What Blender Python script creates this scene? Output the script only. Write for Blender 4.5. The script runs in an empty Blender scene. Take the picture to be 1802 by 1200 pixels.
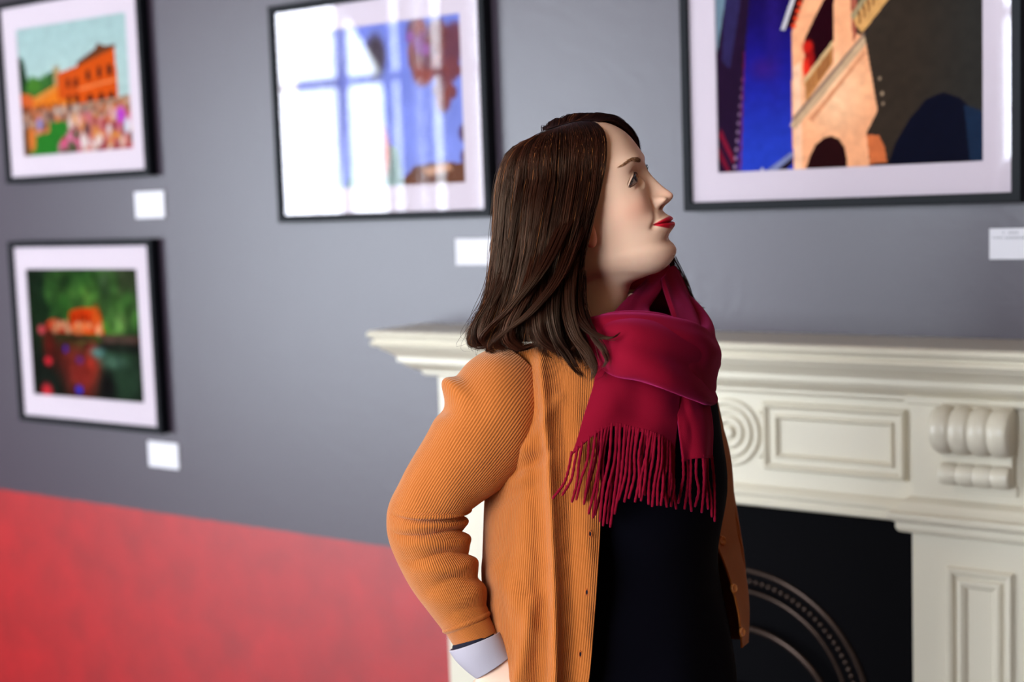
import bpy, math, random
import numpy as np
from mathutils import Vector, Matrix

# ---------------------------------------------------------------- camera
SC = bpy.context.scene
COL = SC.collection
F_PX, YAW, PITCH, ROLL = 2500.0, math.radians(35.9), math.radians(5.54), math.radians(-1.98)
CAM_SCALE, FLOOR = 0.85, -0.305           # the room is scaled down about the camera; its floor height is before scaling
def room(p):
    p = np.asarray(p, float)
    return (p - np.array([0, 0, FLOOR])) * CAM_SCALE
CAM = room([0.0, 0.0, 1.48])
_cy, _sy, _cp, _sp = math.cos(YAW), math.sin(YAW), math.cos(PITCH), math.sin(PITCH)
FW = np.array([-_sy * _cp, _cy * _cp, -_sp])
ER = np.array([_cy, _sy, 0.0])            # horizontal, to the right of the view
ED = np.array([-_sy, _cy, 0.0])           # horizontal, away from the viewer
_u = np.cross(ER, FW)
_c, _s = math.cos(ROLL), math.sin(ROLL)
CR, CU = _c * ER + _s * _u, -_s * ER + _c * _u
cam_data = bpy.data.cameras.new('camera')
cam_data.sensor_width = 36.0
cam_data.lens = 36.0 * F_PX / 1802.0
cam_data.clip_start = 0.05
cam_data.dof.use_dof = True
cam_data.dof.focus_distance = 1.72
cam_data.dof.aperture_fstop = 3.0
cam = bpy.data.objects.new('camera', cam_data)
COL.objects.link(cam)
M3 = Matrix((CR, CU, -FW)).transposed()
cam.matrix_world = Matrix.Translation(Vector(CAM)) @ M3.to_4x4()
SC.camera = cam

# ---------------------------------------------------------------- world, view
world = bpy.data.worlds.new('world')
SC.world = world
world.use_nodes = True
world.node_tree.nodes['Background'].inputs[0].default_value = (0.75, 0.87, 1.0, 1)
world.node_tree.nodes['Background'].inputs[1].default_value = 1.0
SC.view_settings.view_transform = 'Standard'
SC.view_settings.look = 'None'
SC.view_settings.exposure = 0.0
SC.view_settings.gamma = 1.0
SC.view_settings.use_curve_mapping = False
SC.cycles.use_denoising = True
SC.cycles.max_bounces = 6
SC.cycles.diffuse_bounces = 3
SC.cycles.glossy_bounces = 3
SC.cycles.transparent_max_bounces = 10
SC.cycles.sample_clamp_indirect = 6.0
WINDOW_STRENGTH = 20.5        # daylight in the windows of the opposite wall
LAMP_STRENGTH = 13.0          # added warm fill lamps, out of view

# ---------------------------------------------------------------- helpers
def srgb(r, g, b, a=1.0):
    f = lambda c: (c / 255 / 12.92) if c / 255 <= 0.04045 else ((c / 255 + 0.055) / 1.055) ** 2.4
    return (f(r), f(g), f(b), a)

def lin(c):
    c = np.asarray(c, float) / 255.0
    return np.where(c <= 0.04045, c / 12.92, ((c + 0.055) / 1.055) ** 2.4)

def material(name, color, rough=0.5, spec=0.5, metal=0.0, **kw):
    m = bpy.data.materials.new(name)
    m.use_nodes = True
    b = m.node_tree.nodes['Principled BSDF']
    b.inputs['Base Color'].default_value = color
    b.inputs['Roughness'].default_value = rough
    b.inputs['Specular IOR Level'].default_value = spec
    b.inputs['Metallic'].default_value = metal
    for k, v in kw.items():
        b.inputs[k.replace('_', ' ')].default_value = v
    return m

def nodes_of(m):
    return m.node_tree.nodes, m.node_tree.links, m.node_tree.nodes['Principled BSDF']

def add_noise_bump(m, scale, strength, dist=0.01, detail=4, coord='Object', stretch=None):
    n, l, b = nodes_of(m)
    tc = n.new('ShaderNodeTexCoord')
    nz = n.new('ShaderNodeTexNoise')
    nz.inputs['Scale'].default_value = scale
    nz.inputs['Detail'].default_value = detail
    src = tc.outputs[coord]
    if stretch:
        mp = n.new('ShaderNodeMapping')
        mp.inputs['Scale'].default_value = stretch
        l.new(src, mp.inputs['Vector']); src = mp.outputs[0]
    l.new(src, nz.inputs['Vector'])
    bp = n.new('ShaderNodeBump')
    bp.inputs['Strength'].default_value = strength
    bp.inputs['Distance'].default_value = dist
    l.new(nz.outputs['Fac'], bp.inputs['Height'])
    l.new(bp.outputs[0], b.inputs['Normal'])
    return nz, bp

def add_noise_color(m, c1, c2, scale, detail=3, coord='Object', lo=0.35, hi=0.65, stretch=None):
    n, l, b = nodes_of(m)
    tc = n.new('ShaderNodeTexCoord')
    nz = n.new('ShaderNodeTexNoise')
    nz.inputs['Scale'].default_value = scale
    nz.inputs['Detail'].default_value = detail
    src = tc.outputs[coord]
    if stretch:
        mp = n.new('ShaderNodeMapping')
        mp.inputs['Scale'].default_value = stretch
        l.new(src, mp.inputs['Vector']); src = mp.outputs[0]
    l.new(src, nz.inputs['Vector'])
    cr = n.new('ShaderNodeValToRGB')
    cr.color_ramp.elements[0].position = lo
    cr.color_ramp.elements[1].position = hi
    cr.color_ramp.elements[0].color = c1
    cr.color_ramp.elements[1].color = c2
    l.new(nz.outputs['Fac'], cr.inputs[0])
    l.new(cr.outputs[0], b.inputs['Base Color'])
    return cr

def add_vertex_color(m, attr='paint'):
    n, l, b = nodes_of(m)
    a = n.new('ShaderNodeAttribute')
    a.attribute_name = attr
    l.new(a.outputs['Color'], b.inputs['Base Color'])
    return a

def emission(name, color, strength):
    m = bpy.data.materials.new(name)
    m.use_nodes = True
    n = m.node_tree.nodes
    n.clear()
    e = n.new('ShaderNodeEmission')
    o = n.new('ShaderNodeOutputMaterial')
    e.inputs[0].default_value = color
    e.inputs[1].default_value = strength
    m.node_tree.links.new(e.outputs[0], o.inputs[0])
    return m

def tag(o, label=None, category=None, group=None, kind=None):
    if label: o['label'] = label
    if category: o['category'] = category
    if group: o['group'] = group
    if kind: o['kind'] = kind
    return o

SCALE_ROOM = [True]
def empty(name, loc, label=None, category=None, group=None):
    if SCALE_ROOM[0]: loc = room(loc)
    o = bpy.data.objects.new(name, None)
    COL.objects.link(o)
    o.location = loc
    o.empty_display_size = 0.1
    return tag(o, label, category, group)

def link(name, me, mat=None, parent=None, smooth=False):
    o = bpy.data.objects.new(name, me)
    COL.objects.link(o)
    if mat is not None:
        for mm in (mat if isinstance(mat, (list, tuple)) else [mat]):
            me.materials.append(mm)
    if parent is not None:
        o.parent = parent
        # the parents are only translated, so the parts keep their world place
        off = Vector((0, 0, 0))
        p = parent
        while p is not None:
            off += p.location
            p = p.parent
        me.transform(Matrix.Translation(-off))
    if smooth:
        me.polygons.foreach_set('use_smooth', np.ones(len(me.polygons), bool))
    me.update()
    return o

def mesh(name, V, F, mat=None, parent=None, smooth=False, fix=True):
    if SCALE_ROOM[0]: V = room(V)
    me = bpy.data.meshes.new(name)
    me.from_pydata([tuple(map(float, v)) for v in V], [], [tuple(map(int, f)) for f in F])
    me.update()
    return link(name, me, mat, parent, smooth)

class MB:
    """collects shapes for one mesh"""
    def __init__(s): s.V, s.F = [], []
    def add(s, V, F):
        k = len(s.V)
        s.V += [tuple(map(float, v)) for v in V]
        s.F += [tuple(int(i) + k for i in f) for f in F]
        return s
    def box(s, x0, x1, y0, y1, z0, z1):
        V = [(x, y, z) for z in (z0, z1) for y in (y0, y1) for x in (x0, x1)]
        return s.add(V, [(0, 2, 3, 1), (4, 5, 7, 6), (0, 1, 5, 4), (2, 6, 7, 3), (0, 4, 6, 2), (1, 3, 7, 5)])
    def around(s, x0, x1, yf, yb, prof):
        """a moulding run round left side, front and right side; prof = (outset, z) bottom to top"""
        V = []
        for o, z in prof:
            V += [(x0 - o, yb, z), (x0 - o, yf - o, z), (x1 + o, yf - o, z), (x1 + o, yb, z)]
        F = []
        for i in range(len(prof) - 1):
            for j in range(3):
                a = i * 4 + j
                F.append((a, a + 1, a + 5, a + 4))
        n = (len(prof) - 1) * 4
        F.append((3, 2, 1, 0)); F.append((n, n + 1, n + 2, n + 3))
        return s.add(V, F)
    def frame(s, x0, x1, z0, z1, prof, back=None):
        """picture-frame moulding in the xz plane; prof = (inset, y) from outside to inside"""
        V = []
        for i, y in prof:
            V += [(x0 + i, y, z0 + i), (x1 - i, y, z0 + i), (x1 - i, y, z1 - i), (x0 + i, y, z1 - i)]
        F = []
        for i in range(len(prof) - 1):
            for j in range(4):
                a, b = i * 4 + j, i * 4 + (j + 1) % 4
                F.append((a, b, b + 4, a + 4))
        return s.add(V, F)
    def build(s, name, mat=None, parent=None, smooth=False, bevel=0.0, seg=2):
        o = mesh(name, s.V, s.F, mat, parent, smooth)
        if bevel:
            m = o.modifiers.new('bevel', 'BEVEL')
            m.width = bevel; m.segments = seg; m.limit_method = 'ANGLE'; m.angle_limit = math.radians(40)
        return o

def grid_faces(nr, nc, wrap=False, flip=False):
    r = np.arange(nr - 1)[:, None]; c = np.arange(nc if wrap else nc - 1)[None, :]
    a = r * nc + c; b = r * nc + (c + 1) % nc
    q = np.stack([a, b, b + nc, a + nc], -1).reshape(-1, 4)
    return q[:, ::-1] if flip else q

def fast_mesh(name, V, F, mat=None, parent=None, smooth=True, col=None, uv=None):
    """V (n,3) numpy, F (m,4) numpy quads; col (n,3) per-vertex linear colour; uv (n,2)"""
    if SCALE_ROOM[0]: V = room(V)
    me = bpy.data.meshes.new(name)
    V = np.ascontiguousarray(V, np.float32); F = np.ascontiguousarray(F, np.int32)
    k = F.shape[1]
    me.vertices.add(len(V)); me.vertices.foreach_set('co', V.ravel())
    me.loops.add(F.size); me.loops.foreach_set('vertex_index', F.ravel())
    me.polygons.add(len(F))
    me.polygons.foreach_set('loop_start', np.arange(0, F.size, k, dtype=np.int32))
    me.update(calc_edges=True)
    if col is not None:
        at = me.color_attributes.new('paint', 'FLOAT_COLOR', 'POINT')
        c4 = np.ones((len(V), 4), np.float32); c4[:, :col.shape[1]] = col
        at.data.foreach_set('color', c4.ravel())
    if uv is not None:
        ul = me.uv_layers.new(name='UVMap')
        ul.data.foreach_set('uv', np.ascontiguousarray(uv[F.ravel()], np.float32).ravel())
    me.validate()
    return link(name, me, mat, parent, smooth)

def catmull(P, n):
    """n points evenly in parameter along a Catmull-Rom curve through P (k, d)"""
    P = np.asarray(P, float)
    k = len(P)
    Q = np.vstack([2 * P[0] - P[1], P, 2 * P[-1] - P[-2]])
    t = np.linspace(0, k - 1, n)
    i = np.minimum(t.astype(int), k - 2)
    f = (t - i)[:, None]
    a, b, c, d = Q[i], Q[i + 1], Q[i + 2], Q[i + 3]
    return 0.5 * (2 * b + (c - a) * f + (2 * a - 5 * b + 4 * c - d) * f ** 2 + (3 * b - a - 3 * c + d) * f ** 3)

def interp_rows(keys, t):
    """smooth interpolation of a table of rows: keys (k, 1+d), first column is the parameter"""
    keys = np.asarray(keys, float)
    x, Y = keys[:, 0], keys[:, 1:]
    k = len(x)
    d = np.diff(Y, axis=0) / np.diff(x)[:, None]
    m = np.zeros_like(Y)
    m[0], m[-1] = d[0], d[-1]
    for i in range(1, k - 1):
        w1, w2 = x[i + 1] - x[i], x[i] - x[i - 1]
        m[i] = (d[i - 1] * w1 + d[i] * w2) / (w1 + w2)
        flat = d[i - 1] * d[i] <= 0
        m[i][flat] *= 0.35
    t = np.clip(np.asarray(t, float), x[0], x[-1])
    i = np.clip(np.searchsorted(x, t, 'right') - 1, 0, k - 2)
    h = (x[i + 1] - x[i]); s = ((t - x[i]) / h)[:, None]; h = h[:, None]
    return ((2 * s ** 3 - 3 * s ** 2 + 1) * Y[i] + (s ** 3 - 2 * s ** 2 + s) * h * m[i]
            + (-2 * s ** 3 + 3 * s ** 2) * Y[i + 1] + (s ** 3 - s ** 2) * h * m[i + 1])

def tube_arrays(P, R, n=6, cap=True):
    """round tube along P (k,3) with radii R (k,) -> V, F (quads; the ends are closed by a tiny ring)"""
    P = np.asarray(P, float); R = np.broadcast_to(np.asarray(R, float), (len(P),))
    T = np.gradient(P, axis=0); T /= np.linalg.norm(T, axis=1)[:, None] + 1e-12
    ref = np.array([0.3, 0.2, 0.93]) if abs(T[0] @ np.array([0.3, 0.2, 0.93])) < 0.9 else np.array([1.0, 0, 0])
    N = np.zeros_like(P)
    v = np.cross(T[0], ref); v /= np.linalg.norm(v)
    for i in range(len(P)):
        v = v - T[i] * (v @ T[i]); v /= np.linalg.norm(v) + 1e-12
        N[i] = v
    B = np.cross(T, N)
    if cap:
        P = np.vstack([P[:1], P, P[-1:]]); N = np.vstack([N[:1], N, N[-1:]]); B = np.vstack([B[:1], B, B[-1:]])
        R = np.concatenate([[1e-5], R, [1e-5]])
    a = np.linspace(0, 2 * np.pi, n, endpoint=False)
    V = P[:, None] + (N[:, None] * np.cos(a)[None, :, None] + B[:, None] * np.sin(a)[None, :, None]) * R[:, None, None]
    return V.reshape(-1, 3), grid_faces(len(P), n, wrap=True)

def smoothstep(a, b, x):
    t = np.clip((np.asarray(x, float) - a) / (b - a), 0, 1)
    return t * t * (3 - 2 * t)

def vnoise(x, y, seed=0):
    """smooth value noise, arrays in, about -1..1 out"""
    xi, yi = np.floor(x).astype(np.int64), np.floor(y).astype(np.int64)
    xf, yf = x - xi, y - yi
    def h(a, b):
        n = (a * 374761393 + b * 668265263 + seed * 982451653) & 0x7fffffff
        n = ((n ^ (n >> 13)) * 1274126177) & 0x7fffffff
        return ((n ^ (n >> 16)) & 0xffff) / 32767.5 - 1.0
    u, v = xf * xf * (3 - 2 * xf), yf * yf * (3 - 2 * yf)
    return (h(xi, yi) * (1 - u) + h(xi + 1, yi) * u) * (1 - v) + (h(xi, yi + 1) * (1 - u) + h(xi + 1, yi + 1) * u) * v

# ---------------------------------------------------------------- materials of the setting
YW = 3.03                                   # face of the picture wall
m_wall = material('wall_paint', srgb(56, 42, 54), 0.38, 0.8)
def wall_paint():
    n, l, b = nodes_of(m_wall)
    geo = n.new('ShaderNodeNewGeometry')
    sep = n.new('ShaderNodeSeparateXYZ'); l.new(geo.outputs['Position'], sep.inputs[0])
    edge = (0.512 - FLOOR) * CAM_SCALE
    nz = n.new('ShaderNodeTexNoise'); nz.inputs['Scale'].default_value = 25; nz.inputs['Detail'].default_value = 3
    l.new(geo.outputs['Position'], nz.inputs['Vector'])
    ad = n.new('ShaderNodeMath'); ad.operation = 'MULTIPLY_ADD'
    l.new(nz.outputs['Fac'], ad.inputs[0]); ad.inputs[1].default_value = 0.006; l.new(sep.outputs['Z'], ad.inputs[2])
    gt = n.new('ShaderNodeMath'); gt.operation = 'GREATER_THAN'
    l.new(ad.outputs[0], gt.inputs[0]); gt.inputs[1].default_value = edge
    # brushed colour of the red dado
    n2 = n.new('ShaderNodeTexNoise'); n2.inputs['Scale'].default_value = 9; n2.inputs['Detail'].default_value = 6
    l.new(geo.outputs['Position'], n2.inputs['Vector'])
    cr = n.new('ShaderNodeValToRGB')
    cr.color_ramp.elements[0].position = 0.3; cr.color_ramp.elements[0].color = srgb(146, 5, 12)
    cr.color_ramp.elements[1].position = 0.72; cr.color_ramp.elements[1].color = srgb(168, 8, 16)
    l.new(n2.outputs['Fac'], cr.inputs[0])
    mx = n.new('ShaderNodeMix'); mx.data_type = 'RGBA'
    l.new(gt.outputs[0], mx.inputs['Factor']); l.new(cr.outputs[0], mx.inputs['A'])
    mx.inputs['B'].default_value = srgb(56, 42, 54)
    l.new(mx.outputs['Result'], b.inputs['Base Color'])
    n3 = n.new('ShaderNodeTexNoise'); n3.inputs['Scale'].default_value = 60; n3.inputs['Detail'].default_value = 3
    l.new(geo.outputs['Position'], n3.inputs['Vector'])
    bp = n.new('ShaderNodeBump'); bp.inputs['Strength'].default_value = 0.15; bp.inputs['Distance'].default_value = 0.004
    l.new(n3.outputs['Fac'], bp.inputs['Height']); l.new(bp.outputs[0], b.inputs['Normal'])
wall_paint()
m_plain = material('brown_wall_paint', srgb(62, 42, 34), 0.7, 0.3)
add_noise_bump(m_plain, 40, 0.1, 0.003)
m_ceil = material('ceiling_paint', srgb(128, 108, 94), 0.8, 0.2)
add_noise_bump(m_ceil, 30, 0.05, 0.003)
m_floor = material('floor_wood', srgb(110, 66, 40), 0.35, 0.5)
add_noise_color(m_floor, srgb(66, 36, 22), srgb(100, 58, 34), 4, 5, stretch=(0.6, 6, 1))
m_sky = emission('daylight_pane', (0.80, 0.90, 1.0, 1), WINDOW_STRENGTH)
m_sash = material('window_paint', srgb(200, 200, 205), 0.4, 0.5)
add_noise_bump(m_sash, 50, 0.05, 0.001)
m_curtain = material('curtain_cloth', srgb(150, 150, 190), 0.9, 0.1, Transmission_Weight=0.25)
add_noise_bump(m_curtain, 200, 0.2, 0.001)
m_lamp = emission('lamp_glow', (1.0, 0.70, 0.42, 1), LAMP_STRENGTH)

X0, X1, YB, ZC = -10.6, 2.6, -2.0, 3.3        # the room
tag(MB().box(X0, X1, YB - 0.15, YW + 0.15, FLOOR - 0.1, FLOOR).build('floor', m_floor), kind='structure')
tag(MB().box(X0, X1, YB - 0.15, YW + 0.15, ZC, ZC + 0.1).build('ceiling', m_ceil), kind='structure')
tag(MB().box(X0, X1, YW, YW + 0.15, FLOOR, ZC).build('wall_back', m_wall), kind='structure')
tag(MB().box(X0 - 0.15, X0, YB - 0.15, YW + 0.15, FLOOR, ZC).build('wall_left', m_plain), kind='structure')
tag(MB().box(X1, X1 + 0.15, YB - 0.15, YW + 0.15, FLOOR, ZC).build('wall_right', m_plain), kind='structure')

# windows in the wall behind the viewer: (x0, x1, z0, z1, mullion)
WINS = [(-8.35, -6.72, -0.2, 3.1, -7.33), (-6.66, -6.33, -0.2, 3.1, -6.5), (-6.12, -4.7, -0.2, 3.1, -5.4), (-2.47, -0.35, 0.8, 3.15, -1.4)]  # the third window is added, to brighten the right part of the dado
wb = MB()
xs = [X0] + [v for w in sorted(WINS) for v in w[:2]] + [X1]
for i in range(0, len(xs), 2):
    wb.box(xs[i], xs[i + 1], YB - 0.15, YB, FLOOR, ZC)
for (a, b_, z0, z1, c) in WINS:
    wb.box(a, b_, YB - 0.15, YB, FLOOR, z0); wb.box(a, b_, YB - 0.15, YB, z1, ZC)
tag(wb.build('wall_front', m_plain), kind='structure')
for k, (a, b_, z0, z1, c) in enumerate(WINS):
    w = MB()
    t = 0.05
    w.box(a, a + t, YB - 0.1, YB - 0.04, z0, z1); w.box(b_ - t, b_, YB - 0.1, YB - 0.04, z0, z1)
    w.box(a + t, b_ - t, YB - 0.1, YB - 0.04, z0, z0 + t); w.box(a + t, b_ - t, YB - 0.1, YB - 0.04, z1 - t, z1)
    zm = 2.43
    w.box(a + t, b_ - t, YB - 0.1, YB - 0.04, zm - 0.03, zm + 0.03)
    w.box(c - 0.04, c + 0.04, YB - 0.1, YB - 0.04, z0 + t, zm - 0.03)
    w.box(c - 0.04, c + 0.04, YB - 0.1, YB - 0.04, zm + 0.03, z1 - t)
    fr = tag(w.build('window_%d' % (k + 1), m_sash), kind='structure')
    MB().box(a + t, b_ - t, YB - 0.125, YB - 0.12, z0 + t, z1 - t).build('window_pane', m_sky, fr)

# a tied-back curtain at the far window, seen only as a reflection in the glazed pictures
def curtain(x_top, x_tie, label):
    n, mrow = 60, 30
    V = np.zeros((mrow, n, 3))
    u = np.linspace(0, 1, n)
    for i in range(mrow):
        t = i / (mrow - 1)
        wid = (x_top - x_tie) * (1 - 0.82 * smoothstep(0, 0.34, t))
        V[i, :, 0] = x_tie + wid * u
        V[i, :, 1] = YB + 0.08 + 0.02 * np.sin(u * 40)
        V[i, :, 2] = 3.15 - 2.5 * t
    o = fast_mesh('curtain', V.reshape(-1, 3), grid_faces(mrow, n), m_curtain)
    s = o.modifiers.new('thickness', 'SOLIDIFY'); s.thickness = 0.003
    return tag(o, label, 'curtain')
curtain(-7.22, -6.70, 'lavender grey tied-back curtain mirrored in the middle picture glass')

# unseen ceiling lamps, added for warm fill light
for k, (x, y) in enumerate([(0.9, 1.3), (-0.6, -0.9), (-4.2, 0.6)]):
    e = empty('ceiling_lamp', (x, y, ZC), ['flush round ceiling lamp above the right end of the mantel', 'flush round ceiling lamp above the viewer',
              'flush round ceiling lamp in front of the left pictures'][k], 'lamp', 'ceiling lamps')
    a = np.linspace(0, 2 * np.pi, 33)[:-1]
    def disc(r, z0, z1):
        V = [(x + r * math.cos(t), y + r * math.sin(t), z0) for t in a] + [(x + r * math.cos(t), y + r * math.sin(t), z1) for t in a]
        F = [tuple(range(32))[::-1], tuple(range(32, 64))] + [(i, (i + 1) % 32, 32 + (i + 1) % 32, 32 + i) for i in range(32)]
        return V, F
    mesh('lamp_base', *disc(0.24, ZC - 0.03, ZC), m_sash, e)
    mesh('lamp_diffuser', *disc(0.22, ZC - 0.07, ZC - 0.03), m_lamp, e)

# ---------------------------------------------------------------- fireplace surround
m_cream = material('cream_gloss_paint', srgb(212, 202, 182), 0.32, 0.5)
add_noise_bump(m_cream, 35, 0.06, 0.004)
m_iron = material('black_cast_iron', srgb(5, 4, 6), 0.8, 0.06, 0.0)
add_noise_bump(m_iron, 90, 0.25, 0.003)
m_ironrim = material('polished_iron', srgb(70, 54, 46), 0.25, 0.5, 0.7)
add_noise_bump(m_ironrim, 90, 0.15, 0.002)
XC = -1.505
mir = lambda x: 2 * XC - x
fp = empty('fireplace_surround', (XC, 2.93, FLOOR), 'cream painted fireplace surround with a moulded mantel shelf', 'fireplace')
# backing board with the opening
bk = MB()
bk.box(-2.39, -1.94, 2.955, YW, FLOOR, 1.045); bk.box(-1.07, mir(-2.39), 2.955, YW, FLOOR, 1.045); bk.box(-1.94, -1.07, 2.955, YW, 0.775, 1.045)
bk.build('backing_board', m_cream, fp, bevel=0.003)
# shelf with a grooved double nose
sh = MB().around(-2.39, mir(-2.39), 2.92, YW, [(0.096, 1.114), (0.106, 1.117), (0.110, 1.123), (0.107, 1.129), (0.101, 1.132), (0.101, 1.135), (0.111, 1.140), (0.116, 1.147), (0.113, 1.154), (0.105, 1.158)])
sh.build('mantel_shelf', m_cream, fp, smooth=False)
co = MB().around(-2.39, mir(-2.39), 2.92, YW, [(0.0, 1.030), (0.008, 1.032), (0.014, 1.038), (0.014, 1.044), (0.022, 1.048), (0.034, 1.054), (0.048, 1.064), (0.052, 1.070),
     (0.060, 1.072), (0.060, 1.084), (0.066, 1.090), (0.078, 1.100), (0.090, 1.108), (0.094, 1.114)])
co.build('cornice', m_cream, fp)
fz = MB()
fz.box(-1.945, -1.065, 2.925, 2.956, 0.775, 1.045)
fz.build('frieze', m_cream, fp, bevel=0.003)
# frieze panels left and right of the roundel
for s in (0, 1):
    xa, xb = -1.418, -1.082
    if s: xa, xb = mir(xb), mir(xa)
    pn = MB().frame(xa, xb, 0.856, 1.013, [(0.0, 2.926), (0.002, 2.914), (0.008, 2.910), (0.013, 2.916), (0.016, 2.921), (0.028, 2.921), (0.030, 2.916), (0.034, 2.914), (0.038, 2.922), (0.042, 2.926)])
    pn.build('frieze_panel_moulding', m_cream, fp)
# roundel: concentric rings
def ring_part(name, r, th, a0, a1, y, zc, mat, parent, n=64, xc=XC, seg=10):
    full = abs(a1 - a0) > 359
    aa = np.radians(np.linspace(a0, a1, n, endpoint=not full))
    P = np.stack([xc + r * np.cos(aa), np.full(n, y), zc + r * np.sin(aa)], 1)
    bb = np.linspace(0, 2 * np.pi, seg, endpoint=False)
    rad = np.stack([np.cos(aa), np.zeros(n), np.sin(aa)], 1)
    V = P[:, None] + rad[:, None] * (np.cos(bb) * th)[None, :, None] + np.array([0, 1.0, 0])[None, None] * (np.sin(bb) * th)[None, :, None]
    V = V.reshape(-1, 3)
    F = [tuple(q) for q in grid_faces(n, seg, wrap=True)]
    if full:
        F += [((n - 1) * seg + j, (n - 1) * seg + (j + 1) % seg, (j + 1) % seg, j) for j in range(seg)]
    else:
        F += [tuple(range(seg))[::-1], tuple((n - 1) * seg + j for j in range(seg))]
    return mesh(name, V, F, mat, parent, True)
for r in (0.030, 0.052, 0.072):
    ring_part('roundel_ring', r, 0.0075, 0, 360, 2.922, 0.936, m_cream, fp)
for c0 in (0, 180):
    ring_part('roundel_arc', 0.092, 0.006, c0 - 34, c0 + 34, 2.922, 0.936, m_cream, fp, n=24)
bn = []
ring_part('roundel_boss', 0.007, 0.009, 0, 360, 2.920, 0.936, m_cream, fp, n=24)
# moulding below the frieze
ar = MB()
pr = [(2.956, 0.770), (2.915, 0.770), (2.908, 0.775), (2.908, 0.781), (2.914, 0.785), (2.914, 0.790), (2.906, 0.796), (2.904, 0.803), (2.910, 0.810), (2.918, 0.816), (2.926, 0.818)]
V = [(x, y, z) for x in (-1.93, -1.08) for y, z in pr]
k = len(pr)
ar.add(V, [(i, i + 1, k + i + 1, k + i) for i in range(k - 1)] + [tuple(range(k))[::-1], tuple(range(k, 2 * k))])
ar.build('frieze_moulding', m_cream, fp)
# pilasters with end blocks, capitals, panels and fluted corbels
def roll_corbel(parent, xa, xb):
    def roll(yc, zc, r, lobes, name, x0, x1):
        n = 49; m = 28
        xs_ = np.linspace(x0, x1, n)
        ph = (np.linspace(0, lobes, n) % 1.0)
        rr = r * (0.86 + 0.14 * np.sqrt(np.clip(1 - (2 * ph - 1) ** 2, 0, 1)))
        rr[-1] = rr[0] = r * 0.9
        a = np.linspace(0, 2 * np.pi, m, endpoint=False)
        V = np.zeros((n + 2, m, 3))
        V[1:-1, :, 0] = xs_[:, None]; V[0, :, 0] = x0; V[-1, :, 0] = x1
        R_ = np.concatenate([[1e-4], rr, [1e-4]])
        V[:, :, 1] = yc + R_[:, None] * np.cos(a); V[:, :, 2] = zc + R_[:, None] * np.sin(a)
        o = mesh(name, V.reshape(-1, 3), grid_faces(n + 2, m, True), m_cream, parent, True)
        return o
    roll(2.862, 0.986, 0.050, 4, 'corbel_roll', xa, xb)
    roll(2.868, 0.893, 0.0235, 4, 'corbel_roll', xa + 0.008, xb - 0.006)
    b = MB()
    b.box(xa + 0.006, xb - 0.002, 2.868, 2.90, 0.93, 1.036)
    b.box(xa + 0.012, xb - 0.004, 2.874, 2.90, 0.872, 0.93)
    b.box(xa + 0.022, xb, 2.892, 2.90, 0.850, 0.872)
    b.build('corbel_back', m_cream, parent, bevel=0.002)
for s in (0, 1):
    f_ = (lambda a, b: (a, b)) if s == 0 else (lambda a, b: (mir(b), mir(a)))
    xa, xb = f_(-1.065, -0.775)
    pl = MB()
    pl.box(xa, xb, 2.90, 2.956, FLOOR + 0.12, 1.04)
    pl = pl.build('pilaster', m_cream, fp, bevel=0.003)
    MB().around(xa, xb, 2.90, 2.956, [(0.0, 0.752), (0.012, 0.754), (0.022, 0.758), (0.026, 0.766), (0.026, 0.778), (0.034, 0.782), (0.040, 0.790), (0.040, 0.800), (0.030, 0.804), (0.024, 0.812), (0.018, 0.822), (0.004, 0.830), (0.0, 0.832)]).build('capital', m_cream, pl)
    MB().around(xa, xb, 2.90, 2.956, [(0.0, 1.028), (0.010, 1.032), (0.010, 1.046), (0.002, 1.05)]).build('block_cap', m_cream, pl)
    MB().around(xa, xb, 2.90, 2.956, [(0.03, FLOOR), (0.03, FLOOR + 0.14), (0.02, FLOOR + 0.155), (0.012, FLOOR + 0.165), (0.0, FLOOR + 0.175)]).build('plinth', m_cream, pl)
    pa, pb = f_(-0.990, -0.850)
    MB().frame(pa, pb, FLOOR + 0.24, 0.690, [(0.0, 2.901), (0.001, 2.893), (0.006, 2.889), (0.014, 2.891), (0.019, 2.899), (0.024, 2.899), (0.026, 2.893), (0.032, 2.891), (0.040, 2.895), (0.045, 2.9005)]).build('panel_moulding', m_cream, pl)
    ca, cb = f_(-0.998, -0.842)
    roll_corbel(pl, ca, cb)

# cast-iron insert with an arched, beaded rim
ins = empty('cast_iron_insert', (XC, 2.97, FLOOR), 'black cast iron fire insert with a beaded arch inside the cream surround', 'fire insert')
zc, r_ = 0.284, 0.283
n = 48
aa = np.linspace(np.pi, 0, n)
inner = [(XC - r_, FLOOR)] + [(XC + r_ * math.cos(t), zc + r_ * math.sin(t)) for t in aa] + [(XC + r_, FLOOR)]
outer = [(-1.938, FLOOR)]
for (x, z) in inner[1:-1]:
    dx, dz = x - XC, z - zc
    kx = (0.433 / abs(dx)) if abs(dx) > 1e-6 else 1e9
    kz = ((0.773 - zc) / dz) if dz > 1e-6 else 1e9
    q = min(kx, kz)
    outer.append((XC + dx * q, zc + dz * q))
outer.append((-1.072, FLOOR))
V, F = [], []
for y in (2.968, 2.985):
    V += [(x, y, z) for x, z in outer] + [(x, y, z) for x, z in inner]
kk = len(inner)
for i in range(kk - 1):
    F.append((i, i + 1, kk + i + 1, kk + i))
    F.append((2 * kk + i + 1, 2 * kk + i, 3 * kk + i, 3 * kk + i + 1))
    F.append((kk + i, kk + i + 1, 3 * kk + i + 1, 3 * kk + i))
mesh('face_plate', V, F, m_iron, ins)
ring_part('arch_rim', 0.318, 0.006, 0, 180, 2.966, zc, m_ironrim, ins, n=64)
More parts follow.
